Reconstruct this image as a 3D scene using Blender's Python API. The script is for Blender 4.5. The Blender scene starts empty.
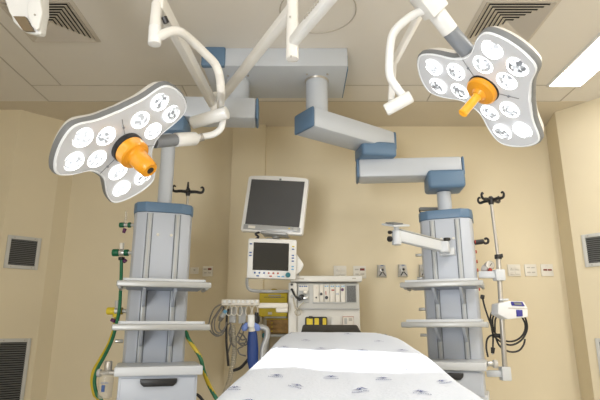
import bpy, bmesh, math, random
from mathutils import Vector, Matrix, noise
random.seed(7)
SC = bpy.context.scene
COL = SC.collection
H = 1.15                      # camera height
F = 500.0                     # focal length in pixels of a 600 x 400 frame
TH = math.radians(14.5)       # camera looks up by this much
CT, ST = math.cos(TH), math.sin(TH)
CEIL = H + 1.90
R_ = math.radians

# ---------------------------------------------------------------- places
def ray(px, py):
    u, v = (px - 300) / F, (200 - py) / F
    return Vector((u, CT - v * ST, ST + v * CT))
CAM = Vector((0, 0, H))
def P(px, py, d):
    r = ray(px, py); return CAM + r * (d / r.y)
def PZ(px, py, z):
    r = ray(px, py); return CAM + r * ((z - H) / r.z)
def PL(px, py, q, n):
    r = ray(px, py); return CAM + r * ((Vector(q) - CAM).dot(n) / r.dot(n))

# ---------------------------------------------------------------- materials
MATS = {}
def mat(name, col, rough=.5, metal=0, spec=.5, emit=0, ecol=None, noise_amt=0, nscale=8, coat=0, trans=0, alpha=1, bump=0, bscale=200):
    m = bpy.data.materials.new(name); m.use_nodes = True
    nt = m.node_tree; b = nt.nodes['Principled BSDF']
    c = (*col, 1)
    b.inputs['Base Color'].default_value = c
    b.inputs['Roughness'].default_value = rough
    b.inputs['Metallic'].default_value = metal
    b.inputs['Specular IOR Level'].default_value = spec
    b.inputs['Coat Weight'].default_value = coat
    b.inputs['Transmission Weight'].default_value = trans
    b.inputs['Alpha'].default_value = alpha
    if emit:
        b.inputs['Emission Color'].default_value = (*(ecol or col), 1)
        b.inputs['Emission Strength'].default_value = emit
    tc = nt.nodes.new('ShaderNodeTexCoord')
    if noise_amt:
        n = nt.nodes.new('ShaderNodeTexNoise'); n.inputs['Scale'].default_value = nscale; n.inputs['Detail'].default_value = 4
        r = nt.nodes.new('ShaderNodeValToRGB')
        r.color_ramp.elements[0].position = .3; r.color_ramp.elements[1].position = .7
        r.color_ramp.elements[0].color = (*[x * (1 - noise_amt) for x in col], 1)
        r.color_ramp.elements[1].color = (*[min(1, x * (1 + noise_amt)) for x in col], 1)
        nt.links.new(tc.outputs['Object'], n.inputs['Vector'])
        nt.links.new(n.outputs['Fac'], r.inputs['Fac']); nt.links.new(r.outputs['Color'], b.inputs['Base Color'])
    if bump:
        n = nt.nodes.new('ShaderNodeTexNoise'); n.inputs['Scale'].default_value = bscale; n.inputs['Detail'].default_value = 3
        bp = nt.nodes.new('ShaderNodeBump'); bp.inputs['Strength'].default_value = bump; bp.inputs['Distance'].default_value = .01
        nt.links.new(tc.outputs['Object'], n.inputs['Vector'])
        nt.links.new(n.outputs['Fac'], bp.inputs['Height']); nt.links.new(bp.outputs['Normal'], b.inputs['Normal'])
    MATS[name] = m
    return m

mat('wall_paint', (.78, .69, .505), .62, noise_amt=.03, nscale=1.5, bump=.05)
mat('pier_paint', (.745, .655, .475), .62, noise_amt=.03, nscale=1.5)
mat('ceiling_paint', (.78, .745, .69), .7, noise_amt=.02, nscale=1.2)
mat('back_strip_tan', (.68, .61, .49), .7, noise_amt=.02, nscale=1.2)
mat('seam', (.52, .48, .42), .8)
mat('floor_vinyl', (.58, .56, .52), .35, noise_amt=.15, nscale=30)
mat('white_enamel', (.87, .88, .88), .28, coat=.2)
mat('warm_enamel', (.82, .81, .78), .3, coat=.2)
mat('grey_enamel', (.56, .60, .66), .35)
mat('column_grey', (.53, .575, .66), .38)
mat('facet_grey', (.56, .61, .69), .4)
mat('beam_grey', (.57, .61, .67), .4)
mat('blue_plastic', (.12, .21, .335), .42)
mat('shelf_white', (.63, .66, .70), .35)
mat('shelf_grey', (.44, .45, .45), .38, metal=.3)
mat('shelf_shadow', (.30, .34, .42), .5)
mat('aluminium', (.62, .63, .63), .32, metal=.8)
mat('steel', (.50, .48, .45), .38, metal=.6)
mat('chrome', (.75, .75, .75), .12, metal=1)
mat('track', (.50, .53, .56), .4, metal=.2)
mat('groove', (.20, .22, .25), .7)
mat('dark_gap', (.05, .055, .06), .8)
mat('black_plastic', (.014, .014, .016), .4)
mat('black_rubber', (.02, .02, .022), .55)
mat('black_leather', (.013, .012, .013), .6, bump=.2, bscale=60)
mat('rim_grey', (.20, .21, .22), .4)
mat('neck_grey', (.23, .25, .28), .3)
mat('lamp_face', (.62, .64, .68), .2, coat=.5, emit=.11, ecol=(.95, .97, 1))
mat('lamp_edge', (.80, .83, .87), .1, coat=.8, emit=.12, ecol=(.95, .97, 1))
mat('lamp_back', (.72, .70, .66), .4)
mat('orange_plastic', (.86, .36, .012), .35, coat=.3)
mat('orange_clear', (.95, .44, .02), .25, coat=.5, emit=.15)
mat('tan_window', (.20, .15, .09), .35)
mat('vent_paint', (.60, .55, .48), .55)
mat('vent_dark', (.02, .02, .02), .9)
mat('grille_frame', (.60, .60, .58), .45)
mat('grille_slat', (.15, .155, .155), .5)
mat('plate_white', (.80, .77, .70), .4)
mat('plate_line', (.52, .49, .44), .6)
mat('plate_red', (.22, .03, .02), .4)
mat('plate_grey', (.55, .54, .52), .45)
mat('screen', (.075, .077, .082), .16, spec=.6)
mat('screen_dark', (.012, .014, .015), .2)
mat('monitor_white', (.82, .82, .81), .35)
mat('silver', (.42, .43, .44), .35, metal=.2)
mat('teal', (.01, .16, .20), .4)
mat('mark_blue', (.05, .12, .35), .5)
mat('mark_pale_blue', (.16, .42, .66), .5)
mat('mark_red', (.45, .05, .03), .5)
mat('mark_yellow', (.75, .60, .05), .5)
mat('machine_white', (.77, .76, .72), .4)
mat('bay_grey', (.64, .64, .61), .45)
mat('machine_grey', (.52, .53, .53), .45)
mat('machine_mesh', (.15, .155, .155), .6, noise_amt=.4, nscale=140)
mat('yellow_box', (.74, .58, .035), .5)
mat('yellow_shade', (.50, .36, .02), .5)
mat('wood_box', (.36, .21, .06), .55, noise_amt=.3, nscale=25)
mat('navy_cloth', (.016, .055, .24), .55)
mat('glove_blue', (.20, .30, .72), .5)
mat('cable_grey', (.19, .18, .165), .5)
mat('hose_clear', (.60, .55, .44), .35, alpha=.8)
mat('green_plastic', (.0, .13, .055), .4)
mat('green_hose', (.01, .16, .07), .4)
mat('yellow_hose', (.62, .46, .02), .4)
mat('purple', (.10, .01, .09), .4)
mat('jar_clear', (.80, .76, .66), .08, alpha=.32)
mat('print_blue', (.13, .16, .35), .8)
mat('drape_cloth', (.72, .775, .88), .75, bump=.25, bscale=90)
mat('pump_white', (.82, .83, .85), .35)
mat('pump_blue', (.05, .05, .30), .25)
mat('panel_light', (1, 1, 1), .5, emit=9, ecol=(1, .985, .95))
mat('glow', (1, 1, 1), .4, emit=2.2, ecol=(1, 1, 1))

def lens_material():
    m = bpy.data.materials.new('lens_facets'); m.use_nodes = True
    nt = m.node_tree; b = nt.nodes['Principled BSDF']
    b.inputs['Base Color'].default_value = (.22, .24, .27, 1); b.inputs['Roughness'].default_value = .12
    oi = nt.nodes.new('ShaderNodeObjectInfo'); tc = nt.nodes.new('ShaderNodeTexCoord')
    ad = nt.nodes.new('ShaderNodeVectorMath'); ad.operation = 'ADD'
    sc = nt.nodes.new('ShaderNodeVectorMath'); sc.operation = 'SCALE'; sc.inputs['Scale'].default_value = 7
    cx = nt.nodes.new('ShaderNodeCombineXYZ')
    nt.links.new(oi.outputs['Random'], cx.inputs['X']); nt.links.new(oi.outputs['Random'], cx.inputs['Y'])
    nt.links.new(cx.outputs[0], sc.inputs[0])
    nt.links.new(tc.outputs['Object'], ad.inputs[0]); nt.links.new(sc.outputs[0], ad.inputs[1])
    v = nt.nodes.new('ShaderNodeTexVoronoi'); v.inputs['Scale'].default_value = 75
    nt.links.new(ad.outputs[0], v.inputs['Vector'])
    sep = nt.nodes.new('ShaderNodeSeparateColor'); nt.links.new(v.outputs['Color'], sep.inputs[0])
    # brightness of a facet: random per cell, lifted by a random amount per lens
    mr = nt.nodes.new('ShaderNodeMapRange')
    mr.inputs['From Min'].default_value = 0.25; mr.inputs['From Max'].default_value = .8
    mr.inputs['To Min'].default_value = .18; mr.inputs['To Max'].default_value = 1.3
    nt.links.new(sep.outputs[0], mr.inputs['Value'])
    m2 = nt.nodes.new('ShaderNodeMath'); m2.operation = 'MULTIPLY_ADD'
    m2.inputs[1].default_value = .9; m2.inputs[2].default_value = -.25
    nt.links.new(oi.outputs['Random'], m2.inputs[0])
    m3 = nt.nodes.new('ShaderNodeMath'); m3.operation = 'ADD'
    nt.links.new(mr.outputs[0], m3.inputs[0]); nt.links.new(m2.outputs[0], m3.inputs[1])
    b.inputs['Emission Color'].default_value = (.97, .99, 1, 1)
    nt.links.new(m3.outputs[0], b.inputs['Emission Strength'])
    MATS['lens_facets'] = m
lens_material()

# ---------------------------------------------------------------- mesh builder
def frame(axis):
    a = Vector(axis).normalized()
    h = Vector((0, 0, 1)) if abs(a.z) < .9 else Vector((1, 0, 0))
    u = a.cross(h).normalized()
    return u, a.cross(u).normalized(), a

class MB:
    def __init__(s):
        s.bm = bmesh.new(); s.mi = 0; s.M = Matrix.Identity(4)
    def add(s, verts, faces):
        vs = [s.bm.verts.new(s.M @ Vector(v)) for v in verts]
        out = []
        for f in faces:
            try:
                q = s.bm.faces.new([vs[i] for i in f]); q.material_index = s.mi; out.append(q)
            except ValueError:
                pass
        return vs, out
    def box(s, c, size, bev=0, rot=None, seg=2):
        hx, hy, hz = [x / 2 for x in size]
        v = [Vector((x, y, z)) for x in (-hx, hx) for y in (-hy, hy) for z in (-hz, hz)]
        if rot is not None: v = [rot @ q for q in v]
        v = [q + Vector(c) for q in v]
        vs, fs = s.add(v, [(0, 1, 3, 2), (4, 6, 7, 5), (0, 4, 5, 1), (2, 3, 7, 6), (0, 2, 6, 4), (1, 5, 7, 3)])
        if bev:
            es = list({e for f in fs for e in f.edges})
            r = bmesh.ops.bevel(s.bm, geom=es, offset=bev, segments=seg, profile=.5, affect='EDGES')
            for f in r['faces']: f.material_index = s.mi
        return s
    def bar(s, a, b, w, h, bev=0, up=(0, 0, 1)):
        """box from a to b, w across, h along up"""
        a, b = Vector(a), Vector(b); d = (b - a); L = d.length; d.normalize()
        x = d.cross(Vector(up)).normalized(); z = x.cross(d)
        rot = Matrix((x, d, z)).transposed()
        return s.box((a + b) / 2, (w, L, h), bev, rot)
    def rings(s, rings, cap0=True, cap1=True, closed=True):
        n = len(rings[0]); vs = []
        for r in rings: vs += [s.bm.verts.new(s.M @ Vector(p)) for p in r]
        def face(ix):
            try:
                f = s.bm.faces.new([vs[i] for i in ix]); f.material_index = s.mi
            except ValueError: pass
        for k in range(len(rings) - 1):
            for i in range(n if closed else n - 1):
                j = (i + 1) % n
                face((k * n + i, k * n + j, (k + 1) * n + j, (k + 1) * n + i))
        if cap0: face(list(range(n))[::-1])
        if cap1: face([(len(rings) - 1) * n + i for i in range(n)])
        return s
    def cyl(s, a, b, r, r2=None, n=24, bev=0):
        a, b = Vector(a), Vector(b); u, v, w = frame(b - a); r2 = r if r2 is None else r2
        prof = [(0, r), (1, r2)]
        L = (b - a).length
        if bev:
            t = bev / L
            prof = [(0, r - bev), (t * .3, r - bev * .3), (t, r), (1 - t, r2), (1 - t * .3, r2 - bev * .3), (1, r2 - bev)]
        return s.lathe(a, b - a, [(t * L, rr) for t, rr in prof], n)
    def lathe(s, o, axis, prof, n=24):
        o = Vector(o); u, v, w = frame(axis)
        rs = []
        for t, r in prof:
            rs.append([o + w * t + (u * math.cos(2 * math.pi * i / n) + v * math.sin(2 * math.pi * i / n)) * max(r, 1e-4) for i in range(n)])
        return s.rings(rs)
    def tube(s, pts, r, n=10, smooth=True, closed=False, sub=6, twist=None, rad=None):
        pts = [Vector(p) for p in pts]
        if smooth: pts = spline(pts, sub, closed)
        N = len(pts); rs = []
        prev = None
        for i, p in enumerate(pts):
            if closed: t = pts[(i + 1) % N] - pts[i - 1]
            else: t = pts[min(i + 1, N - 1)] - pts[max(i - 1, 0)]
            t.normalize()
            if prev is None: u = frame(t)[0]
            else:
                u = prev - t * prev.dot(t); u.normalize()
            prev = u; w = t.cross(u)
            rr = rad(i / (N - 1)) if rad else r
            rs.append([p + (u * math.cos(2 * math.pi * k / n) + w * math.sin(2 * math.pi * k / n)) * rr for k in range(n)])
        if closed: rs.append(rs[0])
        f0 = len(s.bm.faces)
        s.rings(rs, not closed, not closed)
        if twist:
            s.bm.faces.ensure_lookup_table()
            for i in range(len(rs) - 1):
                for k in range(n):
                    fi = f0 + i * n + k
                    if fi < len(s.bm.faces):
                        s.bm.faces[fi].material_index = 1 if ((k + i * twist) % n) < n * .5 else 0
        return s
    def ringtorus(s, c, axis, R, r, n=24, m=8):
        u, v, w = frame(axis); c = Vector(c)
        return s.tube([c + (u * math.cos(2 * math.pi * i / n) + v * math.sin(2 * math.pi * i / n)) * R for i in range(n)], r, m, smooth=False, closed=True)
    def prism(s, poly, o, x, y, z, h, bev=0):
        """polygon (2D) placed at o with axes x,y, pushed h along z"""
        o, x, y, z = Vector(o), Vector(x), Vector(y), Vector(z)
        a = [o + x * p[0] + y * p[1] for p in poly]; b = [q + z * h for q in a]
        n = len(poly)
        vs, fs = s.add(a + b, [tuple(range(n))[::-1], tuple(range(n, 2 * n))] + [(i, (i + 1) % n, n + (i + 1) % n, n + i) for i in range(n)])
        if bev:
            es = list({e for f in fs for e in f.edges})
            r = bmesh.ops.bevel(s.bm, geom=es, offset=bev, segments=2, profile=.5, affect='EDGES')
            for f in r['faces']: f.material_index = s.mi
        return s
    def build(s, name, mats, parent=None, sharp=35, local=False):
        bm = s.bm
        bmesh.ops.remove_doubles(bm, verts=bm.verts, dist=1e-6)
        bmesh.ops.recalc_face_normals(bm, faces=bm.faces)
        me = bpy.data.meshes.new(name)
        for f in bm.faces: f.smooth = True
        lim = R_(sharp)
        for e in bm.edges:
            e.smooth = len(e.link_faces) == 1 or (len(e.link_faces) == 2 and e.calc_face_angle(0) < lim)
        bm.to_mesh(me); bm.free()
        if isinstance(mats, str): mats = [mats]
        for k in mats: me.materials.append(MATS[k])
        o = bpy.data.objects.new(name, me); COL.objects.link(o)
        if parent is not None:
            o.parent = parent
            if not local: me.transform(world_of(parent).inverted())
        else:                      # a thing of one mesh: origin at its base
            vs = [v.co for v in me.vertices]
            b = Vector(((min(v.x for v in vs) + max(v.x for v in vs)) / 2, (min(v.y for v in vs) + max(v.y for v in vs)) / 2, min(v.z for v in vs)))
            me.transform(Matrix.Translation(-b)); o.location = b
        return o

def world_of(o):
    m = o.matrix_basis.copy()
    while o.parent is not None:
        o = o.parent; m = o.matrix_basis @ m
    return m

def spline(p, sub, closed=False):
    out = []; n = len(p)
    rng = n if closed else n - 1
    for i in range(rng):
        if closed: a, b, c, d = p[i - 1], p[i], p[(i + 1) % n], p[(i + 2) % n]
        else: a, b, c, d = p[max(i - 1, 0)], p[i], p[i + 1], p[min(i + 2, n - 1)]
        for k in range(sub):
            t = k / sub
            out.append(.5 * ((2 * b) + (c - a) * t + (2 * a - 5 * b + 4 * c - d) * t * t + (3 * b - a - 3 * c + d) * t ** 3))
    if not closed: out.append(p[-1])
    return out

def tag(o, label, cat, group=None, kind=None):
    if kind: o['kind'] = kind
    if label: o['label'] = label
    if cat: o['category'] = cat
    if group: o['group'] = group
    return o
def thing(name, label, cat, loc=(0, 0, 0), rz=0, group=None):
    o = bpy.data.objects.new(name, None); COL.objects.link(o)
    o.empty_display_size = .1
    o.location = loc; o.rotation_euler = (0, 0, rz)
    o.matrix_basis = Matrix.Translation(loc) @ Matrix.Rotation(rz, 4, 'Z')
    return tag(o, label, cat, group)
def struct(mb, name, m):
    o = mb.build(name, m); o['kind'] = 'structure'; return o
def one(mb, name, m, label, cat, group=None):
    return tag(mb.build(name, m), label, cat, group)
def copy_tree(o, parent=None):
    c = o.copy(); COL.objects.link(c)
    if parent is not None: c.parent = parent
    for ch in list(o.children): copy_tree(ch, c)
    return c
X, Y, Z = Vector((1, 0, 0)), Vector((0, 1, 0)), Vector((0, 0, 1))

# ================================================================ the room
DB = 4.5
# plan of the walls, left to right (x, y)
LW = [(-3.2, -2.6), (-3.2, 4.10), (-2.49, 4.12), (-2.21, 4.37), (-2.14, 4.5)]
RW = [(2.37, 4.5), (2.30, 4.17), (3.2, 3.10), (3.2, -2.6)]
def wall(mb, pts, t=.1):
    """strip of wall along pts with thickness behind it"""
    for (a, b) in zip(pts[:-1], pts[1:]):
        a3, b3 = Vector((*a, 0)), Vector((*b, 0)); d = (b3 - a3).normalized(); n = Vector((-d.y, d.x, 0))
        mb.add([a3, b3, b3 + Z * CEIL, a3 + Z * CEIL, a3 + n * t, b3 + n * t, b3 + n * t + Z * CEIL, a3 + n * t + Z * CEIL],
               [(0, 1, 2, 3), (5, 4, 7, 6), (0, 4, 5, 1), (3, 2, 6, 7), (0, 3, 7, 4), (1, 5, 6, 2)])
    return mb
struct(wall(MB(), [(-2.14, DB), (2.37, DB)]), 'wall_back', 'wall_paint')
struct(wall(MB(), LW), 'wall_left', 'wall_paint')
struct(wall(MB(), RW), 'wall_right', 'wall_paint')
struct(MB().box((0, -2.65, CEIL / 2), (6.6, .1, CEIL)), 'wall_front', 'wall_paint')
struct(MB().box((0, .95, -.05), (6.7, 7.3, .1)), 'floor', 'floor_vinyl')
struct(MB().box((0, .95, CEIL + .06), (6.7, 7.3, .12)), 'ceiling', 'ceiling_paint')
# shallow pier on the back wall
pa, pb = P(232, 150, DB - .05), P(265.5, 150, DB - .05)
struct(MB().box(((pa.x + pb.x) / 2, DB - .025, CEIL / 2), (pb.x - pa.x, .05, CEIL), .004), 'wall_pier', 'wall_paint')

# seams of the flush ceiling panels (a border of panels around the room)
zc_ = CEIL - .001
def seam(name, a, b, w=.009):
    struct(MB().bar((*a, zc_), (*b, zc_), w, .004), name, 'seam')
x0, x1, x2, x3 = -2.16, -1.92, 2.0, 2.235
y0, y1 = 3.66, 3.95
seam('trim_1', (x0, y1), (x3, y1)); seam('trim_2', (x1 - .24, y0), (x3, y0))
seam('trim_3', (x0, -2), (x0, y1)); seam('trim_4', (x1, -2), (x1, y0))
seam('trim_5', (x2, -2), (x2, y0)); seam('trim_6', (x3, -2), (x3, y1))
seam('trim_7', (1.09, y0), (1.09, y1))
seam('trim_8', (-.95, y0), (-.95, y1))
struct(MB().prism([(-3.19, y1), (2.47, y1), (2.30, 4.17), (2.37, 4.5), (-2.14, 4.5), (-2.21, 4.37), (-2.49, 4.12), (-3.19, 4.10)], (0, 0, CEIL - .0024), X, Y, Z, .0024), 'trim_10', 'back_strip_tan')  # darker tan strip over the ceiling along the back wall
# round access cover seam
cc = PZ(318, 11, CEIL)
struct(MB().ringtorus((cc.x, cc.y, zc_), Z, .235, .0045, 48, 6), 'trim_9', 'seam')

# ---- ceiling light panel (right) --------------------------------------
t = thing('ceiling_light_panel', 'long bright white light panel set flush in the ceiling at right', 'ceiling light', (2.12, 2.95, CEIL))
MB().box((2.12, 2.95, CEIL - .008), (.25, 1.40, .012), .002).build('diffuser', 'panel_light', t)
mb = MB()
for dx in (-.131, .131): mb.box((2.12 + dx, 2.95, CEIL - .009), (.014, 1.43, .018), .002)
for dy in (-.708, .708): mb.box((2.12, 2.95 + dy, CEIL - .009), (.276, .014, .018), .002)
mb.build('frame', 'warm_enamel', t)

# ---- four-way ceiling diffusers -----------------------------------------
def diffuser(c, label):
    t = thing('ceiling_air_diffuser', label, 'air vent', c, 0, 'square air diffusers in the ceiling')
    S = .232
    mb = MB()
    for k in range(4):
        M = Matrix.Translation(c) @ Matrix.Rotation(k * math.pi / 2, 4, 'Z'); mb.M = M
        mb.add([(-S, -S, -.004), (S, -S, -.004), (S - .022, -S + .022, -.012), (-S + .022, -S + .022, -.012),
                (-S, -S, 0), (S, -S, 0), (S - .022, -S + .022, 0), (-S + .022, -S + .022, 0)],
               [(0, 1, 2, 3), (4, 5, 1, 0), (3, 2, 6, 7)])
    mb.build('frame', 'vent_paint', t)
    MB().box(Vector(c) + Vector((0, 0, -.001)), (.42, .42, .003)).build('dark_throat', 'vent_dark', t)
    for i in range(8):
        ro = S - .024 - i * .026; ri = ro - .024
        mb = MB()
        for k in range(4):
            mb.M = Matrix.Translation(c) @ Matrix.Rotation(k * math.pi / 2, 4, 'Z')
            # blade falls outwards, with a thin lip along its low edge
            mb.add([(-ro, -ro, -.016), (ro, -ro, -.016), (ri, -ri, -.003), (-ri, -ri, -.003)], [(0, 1, 2, 3)])
            mb.add([(-ro, -ro, -.016), (ro, -ro, -.016), (ro, -ro, -.012), (-ro, -ro, -.012)], [(0, 1, 2, 3)])
        mb.build('blade', 'vent_paint', t)
diffuser((-1.588, 2.80, CEIL), 'square louvred air diffuser in the ceiling above the left surgical lamp')
diffuser((1.325, 2.80, CEIL), 'square louvred air diffuser in the ceiling behind the right surgical lamp')

# ---- wall grilles on the angled corner panels ----------------------------
def grille(corners, q, n, nslat, label, closed_bottom=True):
    n = Vector(n).normalized()
    A, B, C, D = [PL(px, py, q, n) for px, py in corners]     # tl tr br bl
    h = Vector((n.y, -n.x, 0)).normalized()
    if h.dot(B - A) < 0: h = -h
    out = n if n.dot(CAM - A) > 0 else -n
    cx = sum(((p - A).dot(h) for p in (A, B, C, D))) / 4
    w = (((B - A).dot(h)) + ((C - D).dot(h))) / 2
    zt, zb = (A.z + B.z) / 2, (C.z + D.z) / 2
    base = A + h * cx; base.z = 0
    rot = Matrix((h, out, Z)).transposed()
    if rot.determinant() < 0: rot = Matrix((h, out, Z)).transposed()
    t = thing('wall_grille', label, 'air grille', (base.x, base.y, zb), 0, 'louvred grilles on the angled walls')
    fw = .029
    cz = (zt + zb) / 2; hh = zt - zb
    mb = MB()
    for sx in (-1, 1): mb.box(base + h * sx * (w / 2 - fw / 2) + Z * cz + out * .008, (fw, .016, hh), .002, rot)
    for sz in (-1, 1): mb.box(base + Z * (cz + sz * (hh / 2 - fw / 2)) + out * .008, (w - 2 * fw, .016, fw), .002, rot)
    mb.build('frame', 'grille_frame', t)
    MB().box(base + Z * cz + out * .002, (w - fw, .004, hh - fw), 0, rot).build('dark_opening', 'vent_dark', t)
    mb = MB()
    ih = hh - 2 * fw
    tilt = Matrix.Rotation(R_(-35), 3, 'X')
    for i in range(nslat):
        mb.box(base + Z * (cz + ih / 2 - (i + .5) * ih / nslat) + out * .010, (w - 2 * fw, .0035, ih / nslat * .62), 0, rot @ tilt)
    mb.build('slats', 'grille_slat', t)
    mb = MB()
    for sx in (-.78, .78):
        for sz in (-1, 1): 
            p = base + h * sx * (w / 2 - fw) + Z * (cz + sz * (hh / 2 - fw * .5)) + out * .016
            mb.cyl(p, p + out * .003, .006, n=10)
    mb.build('screws', 'steel', t)
ln = Vector((-(4.37 - 4.12), .28, 0))
grille([(7.5, 234.5), (41, 239), (37.5, 270.5), (3.5, 267.5)], (-2.49, 4.12, 0), (-.25, .28, 0), 14, 'square louvred grille high on the angled left wall')
grille([(-4, 337), (30, 340), (23, 408), (-13, 406)], (-2.49, 4.12, 0), (-.25, .28, 0), 26, 'tall louvred grille low on the angled left wall')
rn = (1.07, .9, 0)
grille([(582, 234.5), (619, 231), (624, 264), (585.5, 267.5)], (2.30, 4.17, 0), rn, 13, 'square louvred grille high on the angled right wall')
grille([(596, 337), (634, 340), (645, 410), (604, 405)], (2.30, 4.17, 0), rn, 26, 'tall louvred grille at the lower right edge of the angled right wall')

# ---- plates on the back wall ---------------------------------------------
def plate(x0, y0, x1, y1, label, kind, name='wall_plate', cat='wall outlet'):
    a, b = P(x0, y0, DB), P(x1, y1, DB)
    c = Vector(((a.x + b.x) / 2, DB - .006, (a.z + b.z) / 2)); w, h = b.x - a.x, a.z - b.z
    t = thing(name, label, cat, (c.x, DB, b.z), 0, 'outlet plates along the back wall')
    MB().box(c, (w, .012, h), .003).build('cover_plate', 'plate_white', t)
    f = DB - .0125
    def d(u0, v0, u1, v1, m, nm):
        MB().box((c.x + (u0 + u1) / 2 * w - w / 2, f - .001, c.z + h / 2 - (v0 + v1) / 2 * h), ((u1 - u0) * w, .004, (v1 - v0) * h), .0008).build(nm, m, t)
    if kind == 'switch':
        for (u, v) in ((.17, .2), (.55, .2), (.17, .58), (.55, .58)):
            d(u, v, u + .34, v + .26, 'plate_white', 'rocker')
            d(u, v + .265, u + .34, v + .285, 'plate_line', 'shadow_gap')
        d(.26, .30, .32, .38, 'plate_line', 'indicator')
    elif kind == 'red2':
        d(.17, .42, .48, .55, 'plate_red', 'red_socket'); d(.54, .42, .86, .55, 'plate_red', 'red_socket'); d(.38, .14, .6, .16, 'plate_line', 'print')
    elif kind == 'red1':
        d(.52, .2, .88, .38, 'plate_red', 'red_socket'); d(.12, .24, .42, .34, 'plate_line', 'socket'); d(.15, .62, .42, .7, 'plate_line', 'socket'); d(.55, .62, .85, .7, 'plate_line', 'socket')
    elif kind == 'four':
        for (u, v) in ((.17, .24), (.55, .24), (.17, .64), (.55, .64)):
            d(u, v, u + .28, v + .09, 'plate_line', 'socket')
    elif kind == 'one':
        d(.42, .3, .62, .5, 'plate_line', 'socket')
plate(190.5, 267.5, 198.5, 274, 'small white plate with one dot, beside the left pendant', 'one')
plate(203, 266.3, 212.6, 276.5, 'white plate with a red socket, right of the left pendant', 'red1')
plate(333.5, 265.8, 346.5, 277, 'white switch plate above the anesthesia machine', 'switch')
plate(353, 266, 366.2, 278.5, 'white plate with one red socket at the right end above the anesthesia machine', 'red1')
plate(506.8, 264.5, 520.8, 276.3, 'white four-rocker plate, nearest the IV pole of three', 'switch')
plate(523.7, 264.4, 537, 276.2, 'white plate with four faint sockets, middle of the right three', 'four')
plate(540, 264.3, 553.5, 276.2, 'white plate with two red sockets side by side', 'red2')

def gas_outlet(x0, y0, x1, y1, label):
    a, b = P(x0, y0, DB), P(x1, y1, DB); w, h = b.x - a.x, a.z - b.z
    cx, cz = (a.x + b.x) / 2, (a.z + b.z) / 2
    t = thing('gas_outlet', label, 'gas outlet', (cx, DB, b.z), 0, 'grey gas outlets on the back wall')
    # housing sticks out more at the foot
    s = [(-w / 2, -h / 2), (w / 2, -h / 2), (w * .42, h / 2), (-w * .42, h / 2)]
    mb = MB()
    bk = [Vector((cx + p[0], DB, cz + p[1])) for p in s]
    fr = [Vector((cx + p[0] * .86, DB - (.055 if p[1] < 0 else .03), cz + p[1] * .9)) for p in s]
    mb.add(bk + fr, [(3, 2, 1, 0), (4, 5, 6, 7), (0, 1, 5, 4), (1, 2, 6, 5), (2, 3, 7, 6), (3, 0, 4, 7)])
    mb.build('housing', 'plate_grey', t)
    f = DB - .043
    MB().lathe((cx, f, cz + h * .06), -Y, [(0, .022), (.018, .022), (.02, .012), (.006, .011)], 18).build('socket_ring', 'steel', t)
    MB().cyl((cx, f - .004, cz + h * .06), (cx, f - .012, cz + h * .06), .011).build('socket_bore', 'black_plastic', t)
    mb = MB(); 
    for sx in (-1, 1): mb.bar((cx, f - .012, cz - h * .08), (cx + sx * w * .32, f - .02, cz - h * .42), .006, .008)
    mb.build('label_triangle', 'dark_gap', t)
    MB().box((cx, f - .004, cz + h * .40), (w * .3, .004, h * .06)).build('mark', 'mark_blue', t)
gas_outlet(376.3, 265, 386.5, 277.5, 'grey gas outlet, first to the right of the anesthesia machine')
gas_outlet(397.2, 264.5, 407.4, 277.3, 'grey gas outlet just left of the right pendant column')
gas_outlet(418, 264.5, 428, 277.3, 'grey gas outlet half hidden by the left edge of the right pendant column')

# ================================================================ ceiling supply beam and pendants
ZB = H + 1.76
t = thing('ceiling_supply_beam', 'wide grey box beam fixed to the ceiling carrying both pendants', 'ceiling beam', (-.17, 3.35, CEIL))
MB().box((-.17, 3.36, (ZB + CEIL) / 2), (1.0, .5, CEIL - ZB), .006).build('beam_body', 'beam_grey', t)
MB().box((-.60, 3.115, (ZB + CEIL) / 2 - .002), (.165, .045, CEIL - ZB + .006), .012).build('end_cap', 'blue_plastic', t)
MB().box((.333, 3.40, (ZB + CEIL) / 2 - .004), (.012, .44, CEIL - ZB - .02), .004).build('end_cap', 'blue_plastic', t)
for (px, py) in ((307, 74), (327.5, 74), (248, 75.5), (228, 75.5)):
    q = PZ(px, py, ZB); MB().cyl(q, q - Z * .006, .008, n=12).build('bolt', 'steel', t)

def arm_mesh(a, b, w, h, t, capm='blue_plastic'):
    """horizontal arm between points on its centre line, rounded along its length, blue end caps"""
    a, b = Vector(a), Vector(b); d = (b - a).normalized()
    o = MB().bar(a, b, w, h, .02).build('arm', 'grey_enamel', t)
    x = d.cross(Z)
    MB().bar(a - d * .018, a + d * .004, w * 1.0, h * 1.0, .014).build('end_cap', capm, o)
    MB().bar(b - d * .004, b + d * .018, w * 1.0, h * 1.0, .014).build('end_cap', capm, o)
    return o

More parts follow.
